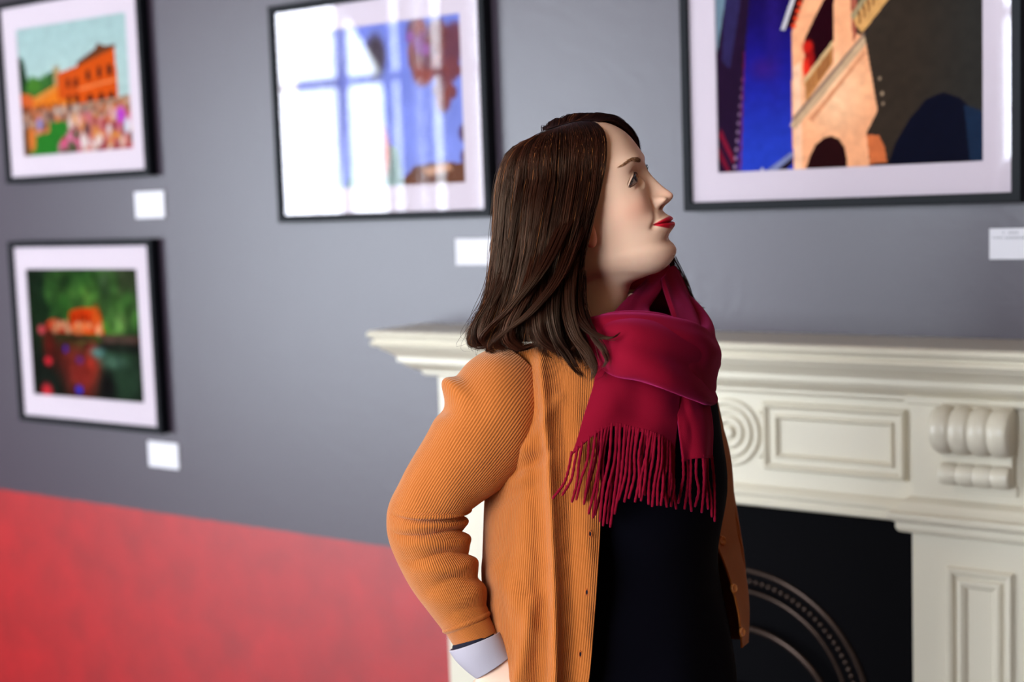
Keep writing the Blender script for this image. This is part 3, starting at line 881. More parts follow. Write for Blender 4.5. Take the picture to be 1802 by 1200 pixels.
def build_head():
    nr, nc = 440, 400
    t = np.concatenate([np.linspace(0, .24, 60, endpoint=False), np.linspace(.24, .72, 290, endpoint=False), np.linspace(.72, 1, 90)])
    K = interp_rows(np.column_stack([HEAD_T, HEAD]), t)
    w = np.linspace(-1, 1, nc, endpoint=False)
    th = np.pi * (0.34 * w + 0.66 * w ** 3)
    c, s = np.cos(th)[None], np.sin(th)[None]
    Fx, Fz, Sy, Sz, cx, Bx, Bz, pf = [K[:, i:i + 1] for i in range(8)]
    e = 2 / np.where(c >= 0, pf, 2.1)
    x = np.where(c >= 0, cx + (Fx - cx) * np.abs(c) ** e, cx - (cx - Bx) * np.abs(c) ** e)
    y = Sy * np.sign(s) * np.abs(s) ** e
    wf, wb = np.clip(c, 0, 1) ** 2, np.clip(-c, 0, 1) ** 2
    z = Fz * wf + Bz * wb + Sz * (1 - wf - wb)
    front = smoothstep(0.15, 0.4, c) * np.ones_like(x)
    ya = np.abs(y)
    d = np.zeros_like(x)
    # nose
    nk = np.array([(40, 0, 7), (33, 1.0, 6.5), (26, 3.2, 6.2), (18, 7.0, 6.6), (8, 12.5, 7.4), (0, 17.5, 8.4), (-5, 21.0, 9.3), (-9, 22.5, 9.8), (-13, 20.5, 9.8), (-16.5, 14.5, 9.2), (-19.5, 6.5, 8.5), (-23, 1.5, 8), (-27, 0, 8)], float)[::-1]
    hn = interp_rows(nk[:, [0, 1]], z.ravel()).reshape(z.shape); sn = interp_rows(nk[:, [0, 2]], z.ravel()).reshape(z.shape)
    inn = (z < 40) & (z > -27)
    d += np.where(inn, hn * np.exp(-(ya / sn) ** 2.2 * 0.9), 0) * front
    d += front * 9.5 * np.exp(-((ya - 12.8) / 5.0) ** 2 - ((z + 12.0) / 5.8) ** 2)
    d -= front * 2.2 * np.exp(-((ya - 20.0) / 2.8) ** 2 - ((z + 12) / 7) ** 2)
    nost = front * np.exp(-((ya - 7.2) / 3.2) ** 2 - ((z + 18.5) / 2.2) ** 2)
    d -= 7.0 * nost
    # eye sockets, brow, lids
    d -= front * 5.0 * G(ya, z, 27, 29, 16, 9.5)
    d -= front * 4.0 * G(ya, z, 16.5, 26, 6, 8)
    d += front * 2.2 * G(ya, z, 30, 46, 17, 6)
    d += front * 2.5 * G(ya, z, EY, EZ - .5, 13, 9)
    up, lo, ok = lid_curves(ya)
    d -= front * 0.9 * np.exp(-((z - up - 3.2) / 0.9) ** 2) * ok                      # fold of the upper lid
    d -= front * 0.8 * np.exp(-((z - lo + 5.5) / 1.8) ** 2) * smoothstep(20, 26, ya) * (1 - smoothstep(38, 46, ya))
    ap = front * ok * smoothstep(-.2, 0.5, z - lo) * smoothstep(-.2, 0.5, up - z)
    # cheeks, smile
    d += front * 3.6 * G(ya, z, 40, -6, 15, 14)
    a0, a1 = np.array([18.5, -9.0]), np.array([33.5, -38.0])
    ab = a1 - a0
    q = np.clip(((ya - a0[0]) * ab[0] + (z - a0[1]) * ab[1]) / (ab @ ab), 0, 1)
    dist = np.hypot(ya - a0[0] - q * ab[0], z - a0[1] - q * ab[1])
    d -= front * 1.6 * np.exp(-(dist / 3.4) ** 2) * (0.5 + 0.5 * q)
    d -= front * 1.6 * G(ya, z, 31.5, -37.5, 4.0, 5.0)
    # lips
    ml = mouth_line(y)
    k = np.clip(1 - (ya / 31.5) ** 2, 0, 1)
    tu = 7.2 * k ** 0.75 * (1 - 0.22 * np.exp(-(ya / 3.0) ** 2)) + 1e-3
    tl = 9.0 * k ** 0.65 + 1e-3
    su, sl = (z - ml) / tu, (ml - z) / tl
    upm = (su >= 0) & (su <= 1.0) & (ya < 31.2); lom = (sl >= 0) & (sl <= 1.0) & (ya < 31.2)
    d += front * 6.0 * k ** .6 * np.where(su >= 0, np.exp(-((su - 0.42) / 0.75) ** 2), 0) * (z > ml)
    d += front * 6.6 * k ** .6 * np.where(sl > 0, np.exp(-((sl - 0.45) / 0.62) ** 2), 0) * (z <= ml)
    d -= front * 2.6 * np.exp(-((z - ml) / 1.1) ** 2) * smoothstep(33, 29, ya)
    d -= front * 1.0 * G(y, z, 0, -27, 3.0, 5.0)
    # chin
    d -= front * 4.5 * G(ya, z, 0, -58, 19, 6.5)
    d += front * 2.0 * G(ya, z, 0, -77, 14, 9)
    # direction of the relief: forward in the middle, turning outwards at the side
    dx, dy = x - 15.0, y * 0.75
    ln = np.hypot(dx, dy) + 1e-6
    x = x + d * dx / ln; y = y + d * dy / ln
    # lids lie on the eyeballs, the opening between them lies behind
    global EYE_X
    EYE_X = {}
    for sd in (-1, 1):
        i = np.argmin((y - sd * EY) ** 2 + (z - EZ) ** 2 + (x < 30) * 1e6)
        cxe = x.ravel()[i] - 14.2
        EYE_X[sd] = cxe
        r2 = (y - sd * EY) ** 2 + (z - EZ) ** 2
        ball = cxe + np.sqrt(np.clip(12.0 ** 2 - r2, 0, None))
        lid = cxe + 12.9 - r2 / 25.0 - (r2 / 300.0) ** 2
        m = (r2 < 16.0 ** 2) & (x > 30)
        wgt = smoothstep(15.5, 5.5, np.sqrt(r2))
        x = np.where(m, x + (lid - x) * wgt, x)
        x = np.where((x > 30) & (r2 < 400), x + (np.minimum(x, np.where(r2 < 144, ball, cxe + 4)) - 1.2 - x) * ap * np.where(r2 < 135, 1, .5), x)
    # the neck leans back under the lifted head
    bend = smoothstep(HEAD_T[14], HEAD_T[20], t)[:, None]
    low = np.clip(-72 - z, 0, None)
    x = x - bend * low * 0.62
    V = head_to_world(np.stack([x, y, z], -1).reshape(-1, 3))
    skin = lin((252, 203, 172)); lip = lin((206, 22, 44)); blush = lin((244, 160, 130))
    col = np.zeros(x.shape + (3,)) + skin
    def mixc(m, cc):
        nonlocal col
        col = col + (cc - col) * m[..., None]
    mixc(0.5 * front * G(ya, z, 42, -10, 18, 16), blush)
    mixc(0.35 * front * G(ya, z, 0, -8, 12, 12), blush)
    lipm = front * (np.where(z > ml, smoothstep(.35, -.35, z - ml - tu), smoothstep(.35, -.35, ml - z - tl)) * (ya < 31.0))
    mixc(np.clip(lipm, 0, 1), lip)
    mixc(0.75 * front * np.exp(-((z - ml) / 0.7) ** 2) * (ya < 31), lin((120, 8, 24)))
    mixc(np.clip(nost * 1.2, 0, 1) * 0.8, lin((120, 56, 40)))
    mixc(0.9 * ap, lin((150, 84, 70)))
    global HEAD_XYZ
    HEAD_XYZ = (x, y, z)
    return V, grid_faces(nr, nc, wrap=True), col.reshape(-1, 3)

hv, hf, hc = build_head()
def surf_x(yq, zq, lift=0.0):
    """forward coordinate of the face surface at (y, z)"""
    x, y, z = HEAD_XYZ
    m = x > 30
    dd = (y[m] - yq) ** 2 + (z[m] - zq) ** 2
    i = np.argsort(dd)[:4]
    return x[m][i].max() + lift
EOF_HEAD = None
# ---- the rest of the body: trunk, arms, legs, all in the same mesh as the head
def loft(P, R2, n=20):
    """closed loft: P (k,3) centres, R2 (k,2) half-axes; frame from the curve"""
    P = np.asarray(P, float); R2 = np.asarray(R2, float)
    T = np.gradient(P, axis=0); T /= np.linalg.norm(T, axis=1)[:, None]
    N = np.zeros_like(P); v = np.cross(T[0], ED); v /= np.linalg.norm(v)
    for i in range(len(P)):
        v = v - T[i] * (v @ T[i]); v /= np.linalg.norm(v); N[i] = v
    Bn = np.cross(T, N)
    P = np.vstack([P[:1], P, P[-1:]]); N = np.vstack([N[:1], N, N[-1:]]); Bn = np.vstack([Bn[:1], Bn, Bn[-1:]])
    R2 = np.vstack([R2[:1] * 1e-3, R2, R2[-1:] * 1e-3])
    a = np.linspace(0, 2 * np.pi, n, endpoint=False)
    V = P[:, None] + N[:, None] * (np.cos(a)[None] * R2[:, :1])[..., None] + Bn[:, None] * (np.sin(a)[None] * R2[:, 1:])[..., None]
    return V.reshape(-1, 3), grid_faces(len(P), n, wrap=True)
parts_V, parts_F, parts_C = [hv], [hf], [hc]
def add_skin(V, F, c=(240, 196, 170)):
    k = sum(len(v) for v in parts_V)
    parts_V.append(V); parts_F.append(F + k); parts_C.append(np.tile(lin(c), (len(V), 1)))
TF = np.array([0.62, -0.785])                       # which way the trunk faces: (right, away)
TL = np.array([0.785, 0.62])                        # its left
def body(a, b, z):
    """trunk space: a to her left, b to her front, z up, from the middle of the trunk"""
    o = pt(1085, 900, 0.03)
    r = TL[0] * a + TF[0] * b; dpt = TL[1] * a + TF[1] * b
    return np.stack([o[0] + ER[0] * r + ED[0] * dpt, o[1] + ER[1] * r + ED[1] * dpt, np.zeros_like(r) + z], -1)
zn = 1.36
def ring(z, wa, wb, a0=0.0, b0=0.0, n=28):
    t = np.linspace(0, 2 * np.pi, n, endpoint=False)
    return body(a0 + wa * np.cos(t), b0 + wb * np.sin(t), z)
trunk = np.stack([ring(1.40, .045, .045, 0, .0), ring(1.34, .055, .055, 0, -.01), ring(1.31, .12, .07, 0, -.02), ring(1.27, .155, .085, 0, -.01), ring(1.18, .15, .095), ring(1.05, .125, .09), ring(.95, .135, .10), ring(.85, .155, .10), ring(.78, .12, .09)])
add_skin(trunk.reshape(-1, 3), grid_faces(len(trunk), 28, wrap=True))
# near arm, hand on the hip
SH, EL, WR = pt(885, 690, -.075), pt(735, 905, -.085), pt(868, 1160, -.118)
armP = catmull([SH + np.array([0, 0, .015]), pt(870, 730, -.085), pt(819, 811, -.092), pt(760, 887, -.088), pt(751, 918, -.088), pt(767, 984, -.094), pt(810, 1069, -.106), pt(838, 1126, -.114), WR], 25)
armR = np.interp(np.linspace(0, 1, 25), [0, .25, .45, .6, .8, 1], [.040, .036, .028, .030, .027, .023])
add_skin(*loft(armP, np.stack([armR, armR * .9], 1)))
# hand: the back of it shows below the cuff, the fingers go forward round the hip
wrist = WR
palm_e = pt(905, 1225, -.128)
add_skin(*loft(catmull([wrist, wrist * .6 + palm_e * .4, palm_e], 8), np.stack([np.interp(np.linspace(0, 1, 8), [0, .4, 1], [.024, .034, .038]), np.interp(np.linspace(0, 1, 8), [0, 1], [.019, .015])], 1)))
for k, (dx, L) in enumerate([(-.026, .9), (-.009, 1.0), (.009, .95), (.025, .75)]):
    s0 = palm_e + ER * (dx * .9) + np.array([0, 0, -.005 + .01 * abs(dx) / .026])
    s1 = s0 + (ER * .020 + np.array([0, 0, -.030]) - ED * .006) * L
    s2 = s1 + (ER * .028 + np.array([0, 0, -.010]) + ED * .010) * L
    s3 = s2 + (ER * .022 + np.array([0, 0, .000]) + ED * .014) * L
    add_skin(*loft(catmull([s0 - (s1 - s0) * .3, s0, s1, s2, s3], 14), np.stack([np.interp(np.linspace(0, 1, 14), [0, .6, .93, 1], [.0085, .0078, .0065, .004])] * 2, 1), 10))
th0 = wrist * .55 + palm_e * .45
add_skin(*loft(catmull([th0, th0 - ER * .03 + np.array([0, 0, -.02]) + ED * .02, th0 - ER * .035 + np.array([0, 0, -.05]) + ED * .045], 10), np.stack([np.interp(np.linspace(0, 1, 10), [0, .5, 1], [.013, .010, .007])] * 2, 1), 10))
# far arm hangs behind the trunk
bp_ = lambda a, b, z: body(np.array([a]), np.array([b]), z)[0]
f0, f1, f2, f3 = bp_(.125, -.03, 1.25), bp_(.150, -.100, 1.02), bp_(.085, -.145, .90), bp_(.03, -.150, .87)
add_skin(*loft(catmull([f0, f1, f2, f3], 14), np.stack([np.interp(np.linspace(0, 1, 14), [0, .35, .66, .8, 1], [.042, .034, .023, .030, .014])] * 2, 1)))
# legs
for s in (-1, 1):
    hip, kn, an = body(np.array([s * .078]), np.array([0.]), .84)[0], body(np.array([s * .075]), np.array([.01]), .47)[0], body(np.array([s * .075]), np.array([-.01]), .09)[0]
    add_skin(*loft(catmull([hip, kn, an], 12), np.stack([np.interp(np.linspace(0, 1, 12), [0, .5, .7, 1], [.078, .050, .050, .032])] * 2, 1)))
body_o = fast_mesh('body', np.vstack(parts_V), np.vstack(parts_F), m_skin, person, True, col=np.vstack(parts_C))

# ---- eyes
def eyeball(side):
    cen = np.array([EYE_X[side], side * EY, EZ])
    n, m = 40, 48
    gaze = np.array([1.0, -0.08, 0.16]); gaze /= np.linalg.norm(gaze)
    a = np.linspace(0, np.pi, n); b = np.linspace(0, 2 * np.pi, m, endpoint=False)
    ax1 = np.cross(gaze, [0, 0, 1.0]); ax1 /= np.linalg.norm(ax1); ax2 = np.cross(gaze, ax1)
    r = 12.0 + 0.5 * np.exp(-(a / .38) ** 4)
    D = gaze * np.cos(a)[:, None, None] + (ax1 * np.cos(b)[:, None] + ax2 * np.sin(b)[:, None])[None] * np.sin(a)[:, None, None]
    P = cen + D * r[:, None, None]
    col = np.zeros((n, m, 3)) + lin((226, 214, 212))
    w = smoothstep(.54, .49, a)[:, None]
    col = col + (lin((62, 34, 22)) - col) * w[..., None]
    w = smoothstep(.26, .21, a)[:, None]
    col = col + (lin((10, 7, 7)) - col) * w[..., None]
    w = (smoothstep(.42, .5, a) * smoothstep(.57, .52, a))[:, None]
    col = col + (lin((22, 12, 10)) - col) * w[..., None]
    fast_mesh('eyeball', head_to_world(P).reshape(-1, 3), grid_faces(n, m, True), m_eye, body_o, True, col=col.reshape(-1, 3))
    return cen
rgh = random.Random(5)
for side in (-1, 1):
    ec = eyeball(side)
    V, F, k = [], [], 0
    def addt(P, R, n=5):
        global V, F, k
        v, f = tube_arrays(head_to_world(np.asarray(P)), np.asarray(R) * .001, n)
        V.append(v); F.append(f + k); k += len(v)
    def lid_pt(ya, zz, out=12.6):
        y, z = side * ya - ec[1], zz - ec[2]
        return np.array([ec[0] + math.sqrt(max(out ** 2 - y * y * .9 - z * z * .9, 1.0)), side * ya, zz])
    yl = np.linspace(19.2, 48.0, 16)
    up, lo, _ = lid_curves(yl)
    lid_pt = lambda a, b, out=0: np.array([surf_x(side * a, b + .7) + .25, side * a, b + .1])
    line = np.array([lid_pt(a, b) for a, b in zip(yl, up)])
    for it in range(3): line[1:-1, 0] = (line[:-2, 0] + 2 * line[1:-1, 0] + line[2:, 0]) / 4
    addt(line, np.interp(np.linspace(0, 1, 16), [0, .4, .7, 1], [.3, .6, .95, .55]))
    lline = np.array([(surf_x(side * a, b - .8) + .1, side * a, b - .1) for a, b in zip(yl, lo)])
    for it in range(3): lline[1:-1, 0] = (lline[:-2, 0] + 2 * lline[1:-1, 0] + lline[2:, 0]) / 4
    addt(lline, np.interp(np.linspace(0, 1, 16), [0, .5, 1], [.12, .25, .5]))
    for i in range(80 if side > 0 else 40):
        q = rgh.uniform(.12, 1.0) if side > 0 else rgh.uniform(.6, 1.0)
        a = 19.2 + 28.5 * q
        u_, l_, _ = lid_curves(np.array([a]))
        p0 = lid_pt(a, u_[0] + .1)
        L = rgh.uniform(9.0, 12.0) if side > 0 else rgh.uniform(3.0, 4.5)
        outw = np.array([1.0, side * (0.1 + .8 * (q - .3)), 0.12])
        p1 = p0 + outw * L * .55 + np.array([0, 0, -.4]); p2 = p1 + outw * L * .35 + np.array([0, 0, L * .38])
        addt(catmull([p0, p1, p2], 6), np.linspace(.45 if side > 0 else .28, .06, 6), 4)
    fast_mesh('eyelashes', np.vstack(V), np.vstack(F), m_lash, body_o)
    V, F, k = [], [], 0
    for i in range(260):
        q = rgh.random() ** .95
        ya = 21 + 29 * q
        zb = 41.5 + 8.5 * q ** 0.9 - 8.5 * np.clip(q - .62, 0, 1) ** 1.1 * 2.2 + rgh.uniform(-1, 1) * (min(3.2, 1.2 + 12 * q) - 2.3 * q)
        x0 = surf_x(side * ya, zb, .15)
        y1, z1 = ya + rgh.uniform(3.5, 6), zb + rgh.uniform(.2, 2.2) * (1 - q) - q * 1.2
        x1 = surf_x(side * y1, z1, .35)
        addt([(x0, side * ya, zb), ((x0 + x1) / 2 + .3, side * (ya + y1) / 2, (zb + z1) / 2), (x1, side * y1, z1)], [.26, .24, .08], 4)
    fast_mesh('eyebrow', np.vstack(V), np.vstack(F), m_brow, body_o)

# ---- ears
def ear(side):
    n, m = 26, 30
    a = np.linspace(0, np.pi, n)[:, None]; b = np.linspace(0, 2 * np.pi, m, endpoint=False)[None]
    u = np.sin(a) * np.cos(b); v = np.cos(a) * np.ones_like(b); w = np.sin(a) * np.sin(b)
    rr = np.sqrt(u ** 2 + v ** 2)
    wx = np.where(v > 0, 17, 12.5)                                # broad helix above, narrow lobe below
    x = 11 + u * wx - v * 5
    z = -6 + v * 31
    thick = 5.0 + 3.0 * np.exp(-((rr - .82) / .15) ** 2) - 3.5 * np.exp(-((u - .1) ** 2 + (v - .1) ** 2) / .12)
    y = side * (69.0 + w * thick + 8 * (1 - u) * .5)
    col = np.zeros(x.shape + (3,)) + lin((232, 150, 120))
    fast_mesh('ear', head_to_world(np.stack([x, y, z], -1).reshape(-1, 3)), grid_faces(n, m, True), m_skin, body_o, True, col=col.reshape(-1, 3))
for s in (-1, 1): ear(s)

# ---- hair
m_hair = material('hair', srgb(44, 24, 18), 0.32, 0.4)
m_hair.node_tree.nodes['Principled BSDF'].inputs['Specular Tint'].default_value = (1.0, .58, .34, 1)
add_vertex_color(m_hair)
GN = [  # from the face edge to the back of the head, root to tip: (px, py, db)
 [(1050, 224, -.035), (1062, 255, -.058), (1064, 300, -.078), (1054, 350, -.088), (1040, 396, -.092), (1024, 440, -.092), (1018, 500, -.090), (1024, 560, -.098), (1046, 620, -.128), (1040, 668, -.140)],
 [(1036, 226, -.032), (1052, 262, -.066), (1052, 318, -.088), (1040, 378, -.098), (1022, 440, -.102), (1008, 505, -.100), (1004, 560, -.105), (1012, 605, -.112), (1028, 632, -.118), (1034, 655, -.12)],
 [(1010, 231, -.030), (1022, 268, -.066), (1016, 328, -.092), (1003, 396, -.106), (986, 462, -.110), (970, 522, -.110), (962, 568, -.115), (968, 600, -.120), (985, 618, -.124), (1008, 630, -.124)],
 [(982, 237, -.030), (980, 272, -.062), (966, 334, -.088), (954, 402, -.100), (940, 470, -.104), (922, 532, -.104), (908, 574, -.108), (908, 600, -.112), (924, 612, -.116), (950, 612, -.118)],
 [(958, 243, -.028), (938, 270, -.050), (916, 326, -.070), (908, 396, -.078), (900, 466, -.080), (886, 530, -.080), (868, 574, -.082), (864, 600, -.086), (880, 612, -.090), (905, 612, -.092)],
 [(944, 246, -.025), (908, 268, -.034), (884, 318, -.042), (876, 396, -.044), (870, 466, -.044), (860, 530, -.048), (843, 570, -.052), (838, 594, -.056), (850, 609, -.060), (872, 612, -.062)],
 [(938, 246, -.020), (893, 267, -.010), (869, 315, -.004), (864, 398, -.002), (861, 468, -.002), (852, 530, -.008), (838, 566, -.012), (834, 588, -.016), (842, 604, -.020), (860, 609, -.024)],
 [(940, 243, .000), (892, 266, .030), (872, 320, .042), (868, 398, .048), (868, 470, .048), (862, 532, .046), (850, 570, .044), (850, 590, .040), (864, 602, .036), (884, 604, .030)],
 [(948, 238, .020), (912, 254, .060), (900, 318, .086), (905, 398, .092), (908, 470, .090), (908, 532, .088), (902, 570, .086), (908, 590, .082), (924, 600, .078), (944, 602, .072)]]
GF = [  # the side beyond the parting, from the forehead to the back
 [(1052, 222, -.030), (1082, 213, -.004), (1108, 228, .022), (1126, 254, .044), (1126, 300, .070), (1132, 370, .084), (1150, 440, .094), (1185, 500, .100), (1210, 528, .104), (1228, 536, .108)],
 [(1040, 222, -.025), (1070, 202, .004), (1100, 214, .040), (1116, 252, .070), (1112, 310, .092), (1120, 380, .104), (1140, 450, .110), (1165, 505, .112), (1190, 532, .114), (1222, 541, .114)],
 [(1010, 227, -.015), (1035, 199, .014), (1062, 206, .056), (1075, 250, .090), (1080, 320, .108), (1090, 390, .116), (1108, 460, .120), (1125, 515, .120), (1140, 545, .120), (1165, 560, .120)],
 [(985, 233, -.010), (990, 203, .022), (1005, 210, .064), (1015, 260, .100), (1020, 330, .118), (1030, 400, .124), (1045, 465, .126), (1060, 520, .126), (1075, 550, .126), (1090, 570, .126)],
 [(952, 242, -.005), (946, 223, .026), (955, 232, .066), (962, 275, .098), (965, 340, .114), (970, 405, .122), (978, 470, .124), (985, 525, .124), (995, 560, .124), (1010, 580, .124)]]

def hair_guides(GL):
    A = np.array(GL, float)
    return pt(A[..., 0], A[..., 1], A[..., 2])          # (g, k, 3)

SKC = np.array([0., 0, 15.])
def _skull_table():
    x, y, z = [a.ravel() for a in HEAD_XYZ]
    m = (z > -75)
    r = np.stack([x[m], y[m], z[m]], -1) - SKC
    L = np.linalg.norm(r, axis=1)
    na, ne = 60, 30
    a = ((np.arctan2(r[:, 1], r[:, 0]) / (2 * np.pi) + .5) * na).astype(int) % na
    e = np.clip(((np.arcsin(r[:, 2] / L) / np.pi + .5) * ne).astype(int), 0, ne - 1)
    T = np.zeros((na, ne)); np.maximum.at(T, (a, e), L)
    T[:, -2:] = T[:, -2:].max()
    for it in range(6):
        N = np.maximum.reduce([np.roll(T, 1, 0), np.roll(T, -1, 0), np.roll(T, 1, 1), np.roll(T, -1, 1)])
        T = np.where(T == 0, N, T)
    return T
SKT = _skull_table()
def off_skull(P, m):
    """keeps hair outside the scalp"""
    Q = (P - HO) * (1000 / HSC)
    h = np.stack([Q @ HX, Q @ HY, Q @ HZ], -1)
    r = h - SKC
    L = np.linalg.norm(r, axis=-1) + 1e-6
    na, ne = SKT.shape
    fa = (np.arctan2(r[..., 1], r[..., 0]) / (2 * np.pi) + .5) * na - .5
    fe = np.clip((np.arcsin(np.clip(r[..., 2] / L, -1, 1)) / np.pi + .5) * ne - .5, 0, ne - 1.001)
    a0, e0 = np.floor(fa).astype(int), fe.astype(int)
    wa, we = fa - a0, fe - e0
    R = ((SKT[a0 % na, e0] * (1 - wa) + SKT[(a0 + 1) % na, e0] * wa) * (1 - we) + (SKT[a0 % na, e0 + 1] * (1 - wa) + SKT[(a0 + 1) % na, e0 + 1] * wa) * we)
    need = R + m
    k = np.where(L < need, 1 + (need / L - 1) * smoothstep(-70, -30, r[..., 2]), 1.0)
    return head_to_world(SKC + r * k[..., None])

def hair_strands(GL, n, seed, spread=.022, rad=.00030, clumps=90, inner=.022):
    rg = np.random.default_rng(seed)
    A = hair_guides(GL); g, k, _ = A.shape
    npts = 24
    dense = np.stack([catmull(A[:, j], 161) for j in range(k)], 1)      # (161, k, 3) across the fan
    cl = np.sort(rg.random(clumps)); cl_len = np.clip(rg.normal(.90, .075, clumps), .70, 1.02); cl_ph = rg.uniform(0, 6.28, clumps); cl_hue = rg.random(clumps); cl_in = rg.random(clumps); cl_curl = rg.uniform(.3, 1.7, clumps); cl_d1 = rg.normal(0, 1, (clumps, 2))
    ctr = A[:, 2:5].mean((0, 1)) if len(GL) > 6 else A[:, 2:5].mean((0, 1))
    hc_ = head_to_world(np.array([-5., 0, 20.]))
    V = np.zeros((n, npts, 3)); R = np.zeros((n, npts)); C = np.zeros((n, npts, 3))
    tt = np.linspace(0, 1, npts)
    for i in range(n):
        ci = rg.integers(clumps)
        u0 = rg.random() if rg.random() < .18 else np.clip(cl[ci] + rg.normal(0, .010), 0, 1)
        uc = .14 * u0 + .86 * cl[ci] if abs(u0 - cl[ci]) < .06 else u0
        i0, i1 = int(u0 * 160), int(uc * 160)
        P0, P1 = dense[i0], dense[i1]
        w = np.linspace(0, 1, k)[:, None] ** 1.5
        P = catmull(P0 * (1 - w) + P1 * w, npts)
        ln = cl_len[ci] * (rg.uniform(.95, 1.02) if rg.random() < .8 else rg.uniform(.8, 1.0))
        f_ = np.clip(tt * ln, 0, 1) * (npts - 1)
        q = np.minimum(f_.astype(int), npts - 2); fr = (f_ - q)[:, None]
        P = P[q] * (1 - fr) + P[q + 1] * fr
        ph = cl_ph[ci]
        lock = (cl_d1[ci, 0] * ER + cl_d1[ci, 1] * ED)[None] * (np.sin(ph + tt * 5.5) * smoothstep(.12, 1, tt))[:, None] * .0055
        curl = smoothstep(.62, 1.0, tt * ln) * cl_curl[ci]
        curlv = (ER * np.sin(ph + tt * 13)[:, None] * .010 + ED * np.cos(ph * 1.3 + tt * 11)[:, None] * .008 + np.array([0, 0, 1.0]) * (.007 * np.sin(ph * 2 + tt * 13))[:, None]) * curl[:, None]
        P = P + lock + curlv
        dpth = (rg.random() ** 1.6 * .4 + .6 * cl_in[ci]) * inner
        inw = hc_ + np.array([0, 0, 1.0]) * (P[:, 2:3] - hc_[2]) * .85 - P
        inw /= np.linalg.norm(inw, axis=1)[:, None] + 1e-9
        env = np.sin(np.pi * np.clip(tt * 1.1, 0, 1) ** .6)[:, None] * .6 + .4
        P = P + inw * dpth * env
        P = P + rg.normal(0, .0011, 3) * (tt[:, None] * 1.6)
        P = off_skull(P, .8 + (5.2 - dpth / inner * 5.0) * smoothstep(0, .16, tt))
        if rg.random() < .035:
            P = P + (rg.normal(0, .007, 3)) * smoothstep(.1, 1, tt)[:, None]
        V[i] = P
        R[i] = rad * rg.uniform(.7, 1.25) * np.interp(tt, [0, .05, .7, 1], [.6, 1, .9, .18])
        h = .4 * cl_hue[ci] + .6 * rg.random()
        h = h ** 1.5
        c = lin((9, 4, 5)) * (1 - h) + lin((64, 28, 16)) * h
        C[i] = lin((140, 80, 40)) if rg.random() < .025 else c
    return V, R, C

def strands_mesh(V, R, C, ns=3):
    n, m, _ = V.shape
    T = np.gradient(V, axis=1); T /= np.linalg.norm(T, axis=2, keepdims=True) + 1e-12
    ref = np.broadcast_to(ED, T.shape)
    N = np.cross(T, ref); N /= np.linalg.norm(N, axis=2, keepdims=True) + 1e-9
    B = np.cross(T, N)
    a = np.linspace(0, 2 * np.pi, ns, endpoint=False) + .5
    P = V[:, :, None] + (N[:, :, None] * np.cos(a)[:, None] + B[:, :, None] * np.sin(a)[:, None]) * R[:, :, None, None]
    F = grid_faces(m, ns, wrap=True)
    F = (F[None] + (np.arange(n) * m * ns)[:, None, None]).reshape(-1, 4)
    return P.reshape(-1, 3), F, np.repeat(C.reshape(-1, 3), ns, axis=0)

def hair_sheet(GL, shrink):
    A = hair_guides(GL)
    D = np.stack([catmull(A[:, j], 60) for j in range(A.shape[1])], 1)
    S = np.stack([catmull(D[i], 40) for i in range(60)], 0)
    hc_ = head_to_world(np.array([-5., 0, 20.]))
    inw = hc_ + np.array([0, 0, 1.0]) * (S[..., 2:3] - hc_[2]) * .8 - S
    inw /= np.linalg.norm(inw, axis=-1, keepdims=True)
    S = S + inw * shrink
    S = off_skull(S[:, :34], .6)
    return S.reshape(-1, 3), grid_faces(60, 34)

LOCKS = [  # single locks with their own sweep and curl: points, strands, half width
 ([(905, 450, -.095), (872, 520, -.085), (845, 562, -.080), (836, 588, -.078), (846, 606, -.078), (866, 604, -.076)], 90, .0070),
 ([(896, 470, -.090), (866, 540, -.085), (850, 580, -.084), (858, 604, -.086), (884, 612, -.090), (906, 600, -.092)], 90, .0070),
 ([(880, 480, -.070), (856, 545, -.060), (838, 575, -.055), (832, 598, -.055), (842, 612, -.058), (856, 612, -.058)], 40, .0045),
 ([(955, 440, -.118), (928, 515, -.120), (900, 565, -.120), (896, 596, -.120), (916, 613, -.122), (944, 604, -.122)], 110, .0085),
 ([(1000, 385, -.120), (955, 470, -.128), (905, 535, -.120), (866, 572, -.105), (848, 594, -.098), (856, 610, -.096)], 120, .0080),
 ([(1022, 400, -.118), (985, 485, -.128), (938, 545, -.130), (895, 580, -.122), (872, 602, -.116), (890, 616, -.114)], 110, .0075),
 ([(985, 460, -.124), (972, 540, -.130), (978, 590, -.134), (996, 622, -.138), (1012, 648, -.142), (1032, 668, -.144)], 110, .0070),
 ([(1008, 450, -.122), (1000, 530, -.126), (1010, 585, -.136), (1032, 618, -.146), (1046, 648, -.152), (1040, 672, -.152)], 110, .0070),
 ([(1018, 470, -.116), (1014, 540, -.122), (1030, 575, -.140), (1056, 592, -.160), (1078, 594, -.168), (1092, 584, -.168)], 70, .0050),
 ([(1024, 480, -.112), (1026, 545, -.124), (1044, 588, -.150), (1060, 612, -.162), (1068, 632, -.164), (1060, 648, -.162)], 60, .0050),
 ([(960, 480, -.122), (948, 550, -.126), (952, 590, -.128), (972, 612, -.132), (998, 618, -.134), (1014, 606, -.134)], 90, .0070),
 ([(1180, 455, .095), (1200, 495, .092), (1212, 524, .088), (1226, 540, .084), (1240, 542, .080)], 90, .0065),
 ([(1172, 450, .100), (1194, 500, .098), (1208, 532, .094), (1222, 548, .090), (1232, 545, .088)], 60, .0050)]
